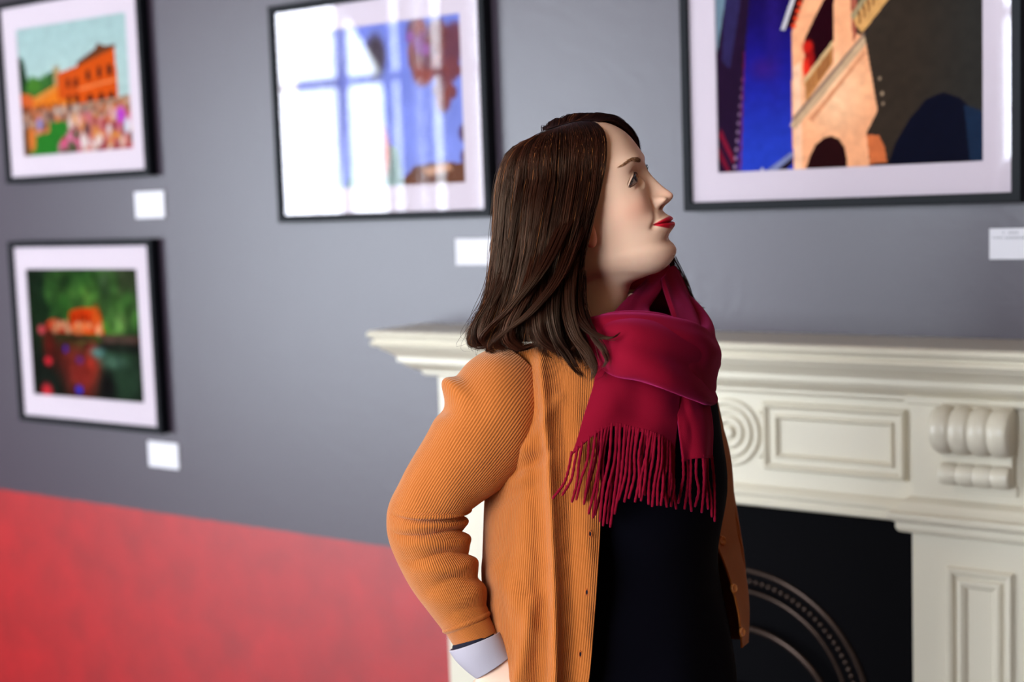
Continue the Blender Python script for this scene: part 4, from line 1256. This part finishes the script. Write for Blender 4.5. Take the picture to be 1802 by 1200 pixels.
def lock_strands(seed=8, npts=24):
    rg = np.random.default_rng(seed)
    Vs, Rs, Cs = [], [], []
    tt = np.linspace(0, 1, npts)
    for pts, n, wd in LOCKS:
        A = np.array(pts, float); G0 = pt(A[:, 0], A[:, 1], A[:, 2])
        G0[0] = G0[0] + ED * .022; G0[1] = G0[1] + ED * .004                 # the lock comes out from under the others
        base = catmull(G0, npts * 2)
        hue = rg.random()
        for i in range(n):
            a, r = rg.uniform(0, 6.28), wd * math.sqrt(rg.random())
            ln = rg.uniform(.84, 1.0)
            P = np.stack([np.interp(tt * ln, np.linspace(0, 1, npts * 2), base[:, k]) for k in range(3)], 1)
            tw = a + tt * 1.6
            spread = np.interp(tt, [0, .3, .75, 1], [1.5, 1.15, .8, .35]) * r
            P = P + (ER * np.cos(tw)[:, None] + (ED * .7) * np.sin(tw)[:, None] + np.array([0, 0, .35]) * np.sin(tw + 1)[:, None]) * spread[:, None]
            if rg.random() < .06: P = P + rg.normal(0, .004, 3) * smoothstep(.3, 1, tt)[:, None]
            h = (.4 * hue + .6 * rg.random()) ** 1.5
            Vs.append(P); Rs.append(.0003 * rg.uniform(.7, 1.2) * np.interp(tt, [0, .05, .7, 1], [.4, 1, .9, .2]))
            Cs.append(np.tile(lin((9, 4, 5)) * (1 - h) + lin((64, 28, 16)) * h, (npts, 1)))
    return np.array(Vs), np.array(Rs), np.array(Cs)
HV, HF, HC, hk = [], [], [], 0
def add_hair(V, F, C):
    global hk
    HV.append(V); HF.append(F + hk); HC.append(C); hk += len(V)
add_hair(*strands_mesh(*hair_strands(GN, 7600, 1, clumps=84)))
add_hair(*strands_mesh(*hair_strands(GF, 2600, 2, clumps=44, inner=.016)))
add_hair(*strands_mesh(*lock_strands()))
for GL, sh_ in ((GN, .016), (GF, .012)):
    v, f = hair_sheet(GL, sh_)
    add_hair(v, f, np.tile(lin((16, 9, 8)), (len(v), 1)))
hair_o = fast_mesh('hair', np.vstack(HV), np.vstack(HF), m_hair, person, True, col=np.vstack(HC))
tag(hair_o, 'dark brown shoulder-length hair')

# ---------------------------------------------------------------- clothes
def knit(name, c, rib, strength, rough=.85):
    """ribbed knit: ribs along v of the UV map, rib = ribs per metre across"""
    m = material(name, c, rough, .2, Sheen_Weight=.35, Sheen_Roughness=.5)
    n, l, b = nodes_of(m)
    b.inputs['Sheen Tint'].default_value = (1.0, .8, .6, 1)
    uv = n.new('ShaderNodeUVMap'); sp = n.new('ShaderNodeSeparateXYZ'); l.new(uv.outputs[0], sp.inputs[0])
    def mth(op, a, bb=None):
        q = n.new('ShaderNodeMath'); q.operation = op
        for i, v in enumerate((a, bb)):
            if v is None: continue
            if isinstance(v, (int, float)): q.inputs[i].default_value = v
            else: l.new(v, q.inputs[i])
        return q.outputs[0]
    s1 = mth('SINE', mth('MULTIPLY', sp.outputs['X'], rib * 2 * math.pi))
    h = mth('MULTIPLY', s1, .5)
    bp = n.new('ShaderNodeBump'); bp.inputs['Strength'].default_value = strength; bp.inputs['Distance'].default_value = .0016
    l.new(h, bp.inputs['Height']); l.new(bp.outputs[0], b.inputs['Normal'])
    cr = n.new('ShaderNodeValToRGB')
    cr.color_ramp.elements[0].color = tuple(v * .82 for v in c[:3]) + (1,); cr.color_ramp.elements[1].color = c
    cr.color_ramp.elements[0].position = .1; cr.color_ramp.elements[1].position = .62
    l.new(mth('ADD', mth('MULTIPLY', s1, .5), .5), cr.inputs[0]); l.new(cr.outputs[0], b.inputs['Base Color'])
    return m
ORANGE = srgb(190, 103, 38)
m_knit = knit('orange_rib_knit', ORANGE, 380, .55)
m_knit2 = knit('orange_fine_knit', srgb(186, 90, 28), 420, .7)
m_dress = material('navy_jersey', srgb(8, 7, 15), .95, .06)
add_noise_bump(m_dress, 500, .2, .0006)
m_cuff = material('lilac_grey_cotton', srgb(176, 166, 174), .8, .2)
add_noise_bump(m_cuff, 700, .25, .0005)
m_lining = material('dark_lining', srgb(22, 20, 34), .8, .2)
add_noise_bump(m_lining, 500, .2, .0006)
m_scarf = material('crimson_wool', srgb(120, 3, 28), .9, .1, Sheen_Weight=.4, Sheen_Roughness=.4)
m_scarf.node_tree.nodes['Principled BSDF'].inputs['Sheen Tint'].default_value = (1.0, .07, .34, 1)
add_noise_bump(m_scarf, 900, .35, .0008)
m_button = material('amber_button', srgb(214, 128, 60), .25, .5)
add_noise_color(m_button, srgb(196, 104, 44), srgb(230, 150, 80), 200)

def sheet(ctrl, nr, nc):
    """smooth surface through a table of control points (rows, cols, 3 = px, py, db)"""
    A = np.array(ctrl, float)
    A = pt(A[..., 0], A[..., 1], A[..., 2])
    D = np.stack([catmull(A[:, j], nr) for j in range(A.shape[1])], 1)
    return np.stack([catmull(D[i], nc) for i in range(nr)], 0)
def normals(S, wrap=False):
    du = np.gradient(S, axis=1) if not wrap else (np.roll(S, -1, 1) - np.roll(S, 1, 1))
    dv = np.gradient(S, axis=0)
    N = np.cross(du, dv); return N / (np.linalg.norm(N, axis=-1, keepdims=True) + 1e-12)
def arc_uv(S):
    u = np.concatenate([np.zeros((S.shape[0], 1)), np.cumsum(np.linalg.norm(np.diff(S, axis=1), axis=2), 1)], 1)
    v = np.concatenate([np.zeros((1, S.shape[1])), np.cumsum(np.linalg.norm(np.diff(S, axis=0), axis=2), 0)], 0)
    return u, v
def image_of(P):
    d = P - CAM; z = d @ FW
    return 901 + F_PX * (d @ CR) / z, 600 - F_PX * (d @ CU) / z

# ---- navy dress
def dress():
    zs = [(1.36, .060, .055, -.01), (1.325, .115, .075, -.01), (1.28, .150, .095, .0), (1.20, .152, .112, .008), (1.14, .150, .118, .012), (1.05, .140, .108, .006), (.96, .164, .114, .0), (.88, .178, .124, .0), (.78, .178, .125, .0), (.60, .178, .130, .0), (.50, .182, .134, .0)]
    zt = np.array(zs)
    q = np.linspace(0, 1, 90)
    K = interp_rows(np.column_stack([np.linspace(0, 1, len(zt)), zt]), q)
    t = np.linspace(0, 2 * np.pi, 120, endpoint=False)
    S = np.stack([body(k[1] * np.cos(t), k[3] + k[2] * np.sin(t), k[0]) for k in K])
    fold = .004 * np.sin(t * 9 + 2 * np.sin(q * 5)[:, None]) * smoothstep(.45, .9, q)[:, None]
    c = S.mean(1, keepdims=True); S = S + (S - c) / np.linalg.norm(S - c, axis=-1, keepdims=True) * fold[..., None]
    o = fast_mesh('dress', S.reshape(-1, 3), grid_faces(90, 120, True), m_dress, person)
    tag(o, 'near-black navy dress under the cardigan')
dress()
def trouser_and_shoes():
    for s in (-1, 1):
        P = [body(np.array([s * .080]), np.array([b_]), z)[0] for z, b_ in ((.62, 0), (.47, .008), (.28, -.012), (.10, -.012))]
        R = np.interp(np.linspace(0, 1, 16), [0, .3, .6, 1], [.075, .062, .060, .045])
        fast_mesh('stocking', *loft(catmull(P, 16), np.stack([R, R], 1)), m_lining, person)
        # shoe: sole outline lofted upwards
        n = 40; t = np.linspace(0, 2 * np.pi, n, endpoint=False)
        L = []
        for (z, sc, x0) in ((0.001, .96, .0), (.012, 1.0, .0), (.03, .97, .0), (.055, .86, -.008), (.075, .62, -.035), (.10, .42, -.055), (.115, .38, -.06)):
            by = .045 + .125 * np.cos(t) * sc + x0; ax = s * .080 + (.043 - .008 * np.cos(t)) * np.sin(t) * (.6 + .4 * sc) * (1.0 if z < .06 else .95)
            zz = z - np.where(z > .04, (by - .0) * .25 * (z / .1), 0)
            L.append(body(ax, by - .02, np.maximum(zz, .001)))
        S = np.array(L)
        fast_mesh('shoe', S.reshape(-1, 3), grid_faces(len(L), n, True), m_lining, person)
trouser_and_shoes()

# ---- cardigan
CARD = [
 [(1045, 640, -.105), (995, 622, -.098), (945, 610, -.090), (866, 634, -.070), (925, 606, -.025), (1060, 585, .055), (1180, 596, .105), (1236, 640, .105), (1236, 660, .065)],
 [(1048, 690, -.120), (988, 690, -.124), (918, 690, -.110), (862, 695, -.060), (895, 690, .030), (1050, 690, .115), (1190, 690, .145), (1256, 690, .120), (1247, 690, .072)],
 [(1052, 780, -.130), (988, 780, -.136), (915, 780, -.120), (864, 780, -.060), (895, 780, .040), (1050, 780, .125), (1200, 780, .155), (1277, 780, .125), (1254, 780, .062)],
 [(1057, 860, -.136), (985, 860, -.140), (908, 860, -.122), (854, 860, -.056), (890, 860, .042), (1050, 850, .130), (1210, 840, .160), (1288, 850, .130), (1257, 860, .056)],
 [(1057, 940, -.138), (980, 940, -.142), (903, 940, -.124), (850, 940, -.056), (888, 940, .045), (1050, 920, .130), (1215, 910, .160), (1300, 920, .130), (1259, 930, .052)],
 [(1050, 1020, -.138), (975, 1020, -.144), (898, 1020, -.128), (848, 1020, -.060), (886, 1010, .045), (1055, 985, .132), (1220, 970, .162), (1309, 985, .130), (1277, 990, .055)],
 [(1046, 1100, -.138), (970, 1100, -.146), (895, 1100, -.132), (852, 1100, -.066), (886, 1080, .045), (1055, 1040, .132), (1220, 1030, .162), (1311, 1040, .130), (1290, 1045, .060)],
 [(1036, 1180, -.138), (965, 1180, -.148), (902, 1180, -.140), (866, 1180, -.080), (890, 1140, .045), (1055, 1090, .132), (1220, 1080, .162), (1311, 1090, .128), (1300, 1092, .064)],
 [(1024, 1268, -.138), (960, 1275, -.150), (905, 1268, -.142), (868, 1240, -.085), (890, 1195, .045), (1055, 1140, .132), (1220, 1125, .162), (1311, 1126, .122), (1308, 1140, .070)]]
def cardigan():
    nr, nc = 220, 420
    S = sheet(CARD, nr, nc)
    px, py = image_of(S)
    N = normals(S)
    cen = S.mean(1, keepdims=True)
    flip = np.sign(np.sum(N * (S - cen), -1).mean())
    N = N * flip
    near = (np.arange(nc)[None] < nc * .40) * np.ones_like(px)
    yy = np.clip((py - 610) / 600, 0, 1.2)
    # long fold from the collar to the hem, with a trough on its right
    ridge = 950 + 22 * np.sin(yy * 2.2) + 6 * yy
    amp = np.interp(yy, [0, .12, .5, 1, 1.2], [5, 9, 11, 12, 12]) / 1000
    d = near * amp * np.exp(-((px - ridge) / 9) ** 2)
    d -= near * amp * .55 * np.exp(-((px - ridge - 30) / 16) ** 2)
    d += near * .0035 * np.exp(-((px - ridge - 62) / 15) ** 2) * smoothstep(.05, .4, yy)
    d -= near * .004 * np.exp(-((px - ridge + 28) / 14) ** 2)
    # pull lines from the armpit
    for (x0, y0, x1, y1, a, w) in ((925, 790, 985, 700, .004, 11), (905, 830, 960, 800, -.006, 12), (870, 880, 930, 860, -.004, 14), (870, 1000, 950, 1120, .005, 20), (915, 1190, 940, 1060, .006, 14)):
        vx, vy = x1 - x0, y1 - y0
        q = np.clip(((px - x0) * vx + (py - y0) * vy) / (vx * vx + vy * vy), 0, 1)
        dist = np.hypot(px - x0 - q * vx, py - y0 - q * vy)
        d += near * a * np.exp(-(dist / w) ** 2)
    d += .0015 * vnoise(px / 45, py / 90, 4) * near
    # wavy button-band edge
    e = np.exp(-np.arange(nc) / 14.)[None]
    d += e * .003 * np.sin(py / 26.) * near
    far = (np.arange(nc)[None] > nc * .9) * np.ones_like(px)
    d += far * .003 * np.sin(py / 40.)
    S = S + N * d[..., None]
    u, v = arc_uv(S)
    um = u.mean(0, keepdims=True) * np.ones_like(u)
    uv = np.stack([um * .7 + u * .3, v], -1).reshape(-1, 2)
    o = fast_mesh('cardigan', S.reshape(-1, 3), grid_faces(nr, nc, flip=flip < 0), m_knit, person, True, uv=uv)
    so = o.modifiers.new('thickness', 'SOLIDIFY'); so.thickness = .0028; so.offset = -1
    tag(o, 'open mustard orange rib-knit cardigan')
    return o, S, N
card_o, CS, CN = cardigan()

SLV = [  # outer edge, inner edge, middle depth
 ((872, 612), (955, 715), -.058), ((826, 640), (938, 770), -.076), ((790, 700), (920, 812), -.086), ((750, 775), (888, 848), -.092), ((713, 840), (857, 872), -.092),
 ((690, 885), (829, 889), -.088), ((683, 920), (814, 906), -.088), ((690, 958), (816, 928), -.090), ((710, 1002), (824, 966), -.094), ((738, 1047), (838, 1006), -.100), ((768, 1088), (852, 1050), -.106), ((783, 1110), (859, 1080), -.110), ((801, 1139), (872, 1112), -.114)]
def tube_between(pairs, nr, nc, depth=.92):
    A = np.array([(a[0], a[1], b[0], b[1], d) for a, b, d in pairs], float)
    K = catmull(A, nr)
    O, I = pt(K[:, 0], K[:, 1], K[:, 4]), pt(K[:, 2], K[:, 3], K[:, 4])
    C = (O + I) / 2; X = (I - O) / 2
    hw = np.linalg.norm(X, axis=1, keepdims=True)
    T = np.gradient(C, axis=0); T /= np.linalg.norm(T, axis=1, keepdims=True)
    W = np.cross(T, X / hw); W /= np.linalg.norm(W, axis=1, keepdims=True)
    W = W * np.sign(np.sum(W * -ED, 1, keepdims=True))            # towards the viewer
    t = np.linspace(0, 2 * np.pi, nc, endpoint=False)
    # t = 0 inner edge, pi/2 towards the viewer, pi outer edge
    S = C[:, None] + X[:, None] * np.cos(t)[None, :, None] + (W * hw * depth)[:, None] * np.sin(t)[None, :, None]
    return S, t, K, np.broadcast_to(hw, (nr, nc))
def sleeve():
    nr, nc = 300, 160
    S, t, K, hw = tube_between(SLV, nr, nc)
    q = np.linspace(0, len(SLV) - 1, nr)[:, None]
    px, py = image_of(S)
    c = (S.mean(1, keepdims=True))
    R = S - c; R = R / np.linalg.norm(R, axis=-1, keepdims=True)
    d = np.zeros(S.shape[:2])
    inner = np.clip(.35 + .65 * np.cos(t - .5), 0, 1)[None]
    # gathers in the crook of the elbow
    for (q0, a, w, sk) in ((5.25, .0055, .22, .2), (5.75, -.0115, .18, .25), (6.35, .0055, .25, .3), (6.85, -.008, .18, .35), (7.4, .005, .24, .3), (7.9, -.0055, .2, .3), (8.45, .0045, .26, .25), (9.0, -.004, .22, .2), (9.6, .003, .3, .2), (10.2, -.002, .25, .2)):
        qq = q0 + sk * np.sin(t * 1.0 + 2.2)[None] + .10 * np.sin(t * 3 + q0 * 5)[None]
        d += a * np.exp(-((q - qq) / w) ** 2) * inner
    # lobe of cloth behind the shoulder, crease beneath
    outr = np.exp(-((np.angle(np.exp(1j * (t - 2.95)))) / .5) ** 2)[None]
    d += .014 * np.exp(-((q - 1.8) / .2) ** 2) * outr - .008 * np.exp(-((q - 2.25) / .2) ** 2) * outr
    # soft long folds on the upper arm
    d += .0022 * np.sin(t * 2.0 + 1.0 + q * .5) * smoothstep(1, 2.5, q) * smoothstep(5.5, 4, q)
    d += .0012 * vnoise(px / 40, py / 40, 9)
    # ribbed end band
    d += .0016 * np.exp(-((q - 11.0) / .07) ** 2)
    d -= .0012 * smoothstep(11.0, 11.1, q)
    S = S + R * d[..., None]
    u = (t / (2 * np.pi))[None] * (2 * np.pi * .045) * np.ones((nr, 1))
    _, v = arc_uv(S)
    u = np.broadcast_to(u, v.shape)
    # close the seam of the uv map by one repeated column
    S2 = np.concatenate([S, S[:, :1]], 1); u2 = np.concatenate([u, u[:, :1] + 2 * np.pi * .045], 1); v2 = np.concatenate([v, v[:, :1]], 1)
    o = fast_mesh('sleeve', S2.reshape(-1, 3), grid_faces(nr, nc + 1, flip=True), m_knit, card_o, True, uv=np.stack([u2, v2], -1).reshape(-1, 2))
    so = o.modifiers.new('thickness', 'SOLIDIFY'); so.thickness = .0025; so.offset = -1
    # seam of the end band
    k = int(np.argmin(np.abs(q[:, 0] - 11.0)))
    ringp = S[k] + R[k] * .0004
    v_, f_ = tube_arrays(np.vstack([ringp, ringp[:2]]), .0011, 6)
    fast_mesh('sleeve_band_seam', v_, f_, m_knit2, card_o, True, uv=np.zeros((len(v_), 2)))
    return S, t, R
SS, ST, SR = sleeve()
# armhole seam: a fine stitched line where the sleeve leaves the trunk
am = np.array([(872, 633, 0), (884, 660, 0), (896, 700, 0), (905, 740, 0), (912, 766, 0)], float)
P = []
for x, y, _ in catmull(am, 60):
    best = None
    for S_ in (SS, CS[:, :170]):
        ax, ay = image_of(S_)
        dd = (ax - x) ** 2 + (ay - y) ** 2
        dpt_ = (S_ - CAM) @ FW
        m = dd < 25
        if m.any():
            i = np.argmin(np.where(m, dpt_, 9))
            p = S_.reshape(-1, 3)[i]
            if best is None or (p - CAM) @ FW < (best - CAM) @ FW: best = p
    if best is not None: P.append(best - FW * .0006)
P = np.array(P)
for it in range(6): P[1:-1] = (P[:-2] + 2 * P[1:-1] + P[2:]) / 4
v_, f_ = tube_arrays(P, .0007, 6)
fast_mesh('armhole_seam', v_, f_, m_knit2, card_o, True, uv=np.zeros((len(v_), 2)))

# far sleeve, behind the trunk
fs = np.array([f0 + np.array([0, 0, .03]), f0, f1, f2])
v_, f_ = loft(catmull(fs, 24), np.stack([np.interp(np.linspace(0, 1, 24), [0, .3, .7, 1], [.055, .06, .05, .038])] * 2, 1), 28)
fast_mesh('sleeve', v_, f_, m_knit, card_o, True, uv=np.stack([np.tile(np.linspace(0, .28, 28), 26), np.repeat(np.linspace(0, .5, 26), 28)], 1))

# turned-back shirt cuff with its dark inside
def cuff():
    S, t, K, hw = tube_between([((795, 1142), (876, 1112), -.114), ((806, 1158), (884, 1126), -.116), ((824, 1176), (892, 1142), -.118), ((842, 1190), (898, 1154), -.120)], 26, 80, .95)
    S = S + (S - S.mean(1, keepdims=True)) * (.04 * np.sin(t * 2 + 1))[None, :, None]
    o = fast_mesh('shirt_cuff', S.reshape(-1, 3), grid_faces(26, 80, True, flip=True), m_cuff, person)
    so = o.modifiers.new('thickness', 'SOLIDIFY'); so.thickness = .003; so.offset = -1
    so2 = o.modifiers.new('bevel', 'BEVEL'); so2.width = .001; so2.segments = 2
    tag(o, 'turned-back lilac grey cuff')
    S, t, K, hw = tube_between([((802, 1128), (868, 1104), -.113), ((796, 1138), (872, 1111), -.114), ((800, 1147), (873, 1118), -.115)], 10, 60, .93)
    fast_mesh('cuff_lining', S.reshape(-1, 3), grid_faces(10, 60, True, flip=True), m_lining, o)
    S, t, K, hw = tube_between([((842, 1182), (894, 1148), -.118), ((852, 1196), (904, 1160), -.121)], 6, 40, .8)
    fast_mesh('cuff_lining', S.reshape(-1, 3), grid_faces(6, 40, True, flip=True), m_lining, o)
cuff()

# buttonholes on the near edge, buttons on the far edge
def on_card(x, y, cols):
    S_ = CS[:, cols]; ax, ay = image_of(S_)
    i = np.argmin((ax - x) ** 2 + (ay - y) ** 2)
    return S_.reshape(-1, 3)[i], CN[:, cols].reshape(-1, 3)[i]
def disc_at(name, P, N, rx, rz, th, mat, parent, ring=False):
    N = N / np.linalg.norm(N)
    X = np.cross(N, [0, 0, 1.0]); X /= np.linalg.norm(X); Y = np.cross(X, N)
    n = 24; t = np.linspace(0, 2 * np.pi, n, endpoint=False)
    prof = [(0.02, .6), (.55, .6), (.66, 1.0), (.92, 1.0), (1.0, .5), (1.0, -.4), (.02, -.4)] if not ring else [(.55, .0), (.62, .9), (.85, 1.1), (1.0, .6), (1.08, -.5)]
    V = np.array([[P + X * (rx * r * math.cos(a)) + Y * (rz * r * math.sin(a)) + N * (h * th) for a in t] for r, h in prof])
    return fast_mesh(name, V.reshape(-1, 3), grid_faces(len(prof), n, True), mat, parent, True, uv=np.zeros((V.shape[0] * n, 2)))
near_cols, far_cols = slice(0, 60), slice(380, 420)
for (x, y) in ((1038, 940), (1033, 1043), (1022, 1150)):
    p, n_ = on_card(x, y, near_cols)
    bh = disc_at('buttonhole', p, n_, .0024, .0044, .0008, m_knit2, card_o, ring=True)
    disc_at('slit', p + n_ / np.linalg.norm(n_) * .0004, n_, .0010, .0027, .0004, m_lining, card_o)
for (x, y) in ((1263, 862), (1270, 950), (1291, 1034), (1305, 1112)):
    p, n_ = on_card(x, y, far_cols)
    p = p - FW * .002
    n_ = n_ if n_ @ FW < 0 else -n_
    disc_at('button', p, n_ - FW * .6, .0062, .0062, .0022, m_button, card_o)

# ---- scarf
def tube_loop(stations, n, m, folds, seed):
    """closed bundle round the neck; stations: (px, py, db, half height, half depth)"""
    A = np.array(stations + stations[:3], float)
    k = len(stations)
    C = pt(A[:, 0], A[:, 1], A[:, 2])
    full = catmull(np.vstack([C]), (k + 2) * 40 + 1); rad = catmull(A[:, 3:5], (k + 2) * 40 + 1)
    full, rad = full[40:40 + k * 40], rad[40:40 + k * 40]
    T = np.roll(full, -1, 0) - np.roll(full, 1, 0); T /= np.linalg.norm(T, axis=1, keepdims=True)
    cen = full.mean(0)
    Z = np.array([0, 0, 1.0]); Zp = Z - T * (T @ Z)[:, None]; Zp /= np.linalg.norm(Zp, axis=1, keepdims=True)
    O = np.cross(T, Zp); O *= np.sign(np.sum(O * (full - cen), 1, keepdims=True))
    t = np.linspace(0, 2 * np.pi, m, endpoint=False)
    s = np.linspace(0, 2 * np.pi, len(full), endpoint=False)[:, None]
    c, si = np.cos(t)[None], np.sin(t)[None]
    f = 1 + folds * np.clip(c, -.2, 1) * np.sin(si * 7 + 1.5 * np.sin(s * 2 + seed) + 1.2 * vnoise(s * 3 + 0 * t, si * 2 + 0 * s, seed))
    S = full[:, None] + O[:, None] * (np.sign(c) * np.abs(c) ** .8 * f * rad[:, 1:2])[..., None] + Zp[:, None] * (np.sign(si) * np.abs(si) ** .8 * rad[:, 0:1])[..., None]
    V = S.reshape(-1, 3)
    F = grid_faces(len(full), m, True)
    L = len(full)
    j = np.arange(m)
    last = np.stack([(L - 1) * m + j, (L - 1) * m + (j + 1) % m, (j + 1) % m, j], 1)
    return V, np.vstack([F, last])
LOOP = [(1036, 598, -.068, .028, .026), (1080, 604, -.112, .036, .026), (1135, 612, -.122, .041, .028), (1195, 628, -.104, .045, .028), (1230, 640, -.052, .046, .024), (1228, 610, .012, .042, .022), (1190, 560, .062, .036, .02), (1130, 530, .085, .034, .02), (1060, 540, .080, .034, .02), (1015, 565, .04, .032, .02), (1006, 586, -.015, .028, .022)]
v_, f_ = tube_loop(LOOP, 0, 96, .11, 3)
scarf_o = fast_mesh('scarf', v_, f_, m_scarf, person)
tag(scarf_o, 'crimson wool scarf with tasselled ends')
def scarf_sheet(name, ctrl, nr, nc, wav=0.0, seed=1, thick=.004, pleat=0.0):
    S = sheet(ctrl, nr, nc)
    N = normals(S)
    u = np.linspace(0, 1, nc)[None]; v = np.linspace(0, 1, nr)[:, None]
    d = wav * (np.sin(u * 9 + 1.5 * v + seed) * (.4 + .6 * v) + .6 * vnoise(u * 5 + 0 * v, v * 3 + 0 * u, seed))
    if pleat: d = d + pleat * np.sin(v * 16 + 2.2 * np.sin(u * 3 + 1) + 1.2 * vnoise(u * 4 + 0 * v, v * 2 + 0 * u, 31)) * (.35 + .65 * smoothstep(.35, .9, u)) * np.sin(np.pi * np.clip(v, .04, 1))
    S = S + N * d[..., None]
    o = fast_mesh(name, S.reshape(-1, 3), grid_faces(nr, nc), m_scarf, scarf_o)
    so = o.modifiers.new('thickness', 'SOLIDIFY'); so.thickness = thick; so.offset = 0
    return S
scarf_sheet('scarf_fold', [[(1140, 492, .055), (1158, 476, .062), (1178, 465, .066)], [(1112, 520, .000), (1140, 508, .020), (1170, 496, .040)], [(1084, 550, -.060), (1112, 545, -.045), (1140, 540, -.010)], [(1072, 566, -.085), (1110, 566, -.082), (1150, 566, -.060)]], 40, 30, .002, 2, .006)
scarf_sheet('scarf_fold', [[(1164, 492, .030), (1180, 470, .064), (1194, 478, .072)], [(1172, 520, .000), (1196, 512, .040), (1214, 524, .060)], [(1184, 550, -.045), (1212, 545, .0), (1228, 562, .035)], [(1192, 575, -.080), (1226, 578, -.045), (1242, 600, .000)]], 40, 30, .002, 5, .006)
# upper drape of the wrap, rolling over the front
scarf_sheet('scarf_fold', [[(1030, 566, -.062), (1062, 553, -.096), (1112, 549, -.112), (1170, 557, -.104), (1218, 574, -.070), (1246, 602, -.020)],
                           [(1036, 590, -.085), (1070, 580, -.134), (1120, 580, -.154), (1178, 590, -.144), (1228, 606, -.100), (1252, 622, -.030)],
                           [(1040, 622, -.104), (1076, 618, -.152), (1124, 622, -.172), (1184, 638, -.164), (1234, 650, -.114), (1257, 655, -.034)],
                           [(1046, 644, -.102), (1080, 655, -.150), (1122, 664, -.172), (1180, 688, -.166), (1232, 702, -.116), (1254, 700, -.036)],
                           [(1050, 640, -.082), (1082, 648, -.118), (1122, 656, -.132), (1180, 680, -.126), (1228, 694, -.086), (1248, 692, -.020)]], 140, 170, .0022, 7, .005, .0060)
T1 = scarf_sheet('scarf_end', [[(1052, 632, -.112), (1085, 640, -.122), (1120, 648, -.128), (1160, 662, -.124), (1196, 676, -.108)],
                          [(1044, 680, -.132), (1082, 682, -.142), (1120, 690, -.142), (1160, 702, -.138), (1195, 715, -.122)],
                          [(1026, 745, -.146), (1076, 722, -.152), (1119, 730, -.146), (1159, 742, -.140), (1192, 755, -.126)],
                          [(1008, 800, -.150), (1068, 752, -.156), (1117, 757, -.150), (1157, 770, -.144), (1188, 786, -.128)]], 70, 90, .0036, 3, .003)
T2 = scarf_sheet('scarf_end', [[(1186, 672, -.108), (1214, 684, -.104), (1244, 690, -.072)], [(1192, 735, -.126), (1224, 738, -.120), (1255, 742, -.085)], [(1201, 812, -.132), (1230, 806, -.124), (1256, 806, -.090)]], 50, 40, .0025, 4, .003)
rt = random.Random(11)
def tassel(p0, px1, py1, db1, curl=0.0, r=.0017):
    x0, y0 = image_of(p0)
    d0 = (p0 - CAM) @ ED - B0
    pts = [p0 + np.array([0, 0, .004])]
    for q in (.33, .66, 1.0):
        x = x0 + (px1 - x0) * q ** (1.6 if curl else 1.0) + rt.uniform(-3.5, 3.5); y = y0 + (py1 - y0) * q
        pts.append(pt(x, y, d0 + (db1 - d0) * q + rt.uniform(-.002, .002)))
    P = catmull(pts, 26)
    v_, f_ = tube_arrays(P, r * (1 + .16 * np.sin(np.arange(26) * 1.9)) * np.interp(np.linspace(0, 1, 26), [0, .9, 1], [1, 1, .75]), 7)
    fast_mesh('tassel', v_, f_, m_scarf, scarf_o)
ends1 = [(972, 878), (992, 872), (1003, 884), (1014, 880), (1028, 888), (1036, 905), (1044, 912), (1056, 918), (1064, 926), (1076, 928), (1082, 905), (1090, 880), (1098, 884), (1108, 878), (1116, 884), (1124, 876), (1130, 882), (1138, 888), (1146, 892), (1154, 890), (1162, 890), (1170, 893), (1176, 886), (1184, 892), (1188, 896)]
nE = len(ends1)
for i, (x, y) in enumerate(ends1):
    j = int(round((i / (nE - 1)) * (T1.shape[1] - 1)))
    tassel(T1[-1, j], x, y, -.158 + .03 * smoothstep(.8, 1, i / nE), curl=1.0 if i < 6 else 0.0)
    if i % 2 and i > 3: tassel(T1[-1, max(j - 2, 0)], x - 6, y - rt.uniform(4, 22), -.146)
ends2 = [(1196, 886), (1206, 896), (1216, 900), (1226, 892), (1236, 902), (1244, 896), (1252, 910), (1258, 918)]
for i, (x, y) in enumerate(ends2):
    j = int(round((i / (len(ends2) - 1)) * (T2.shape[1] - 1)))
    tassel(T2[-1, j], x, y, -.115 + .03 * i / 8)
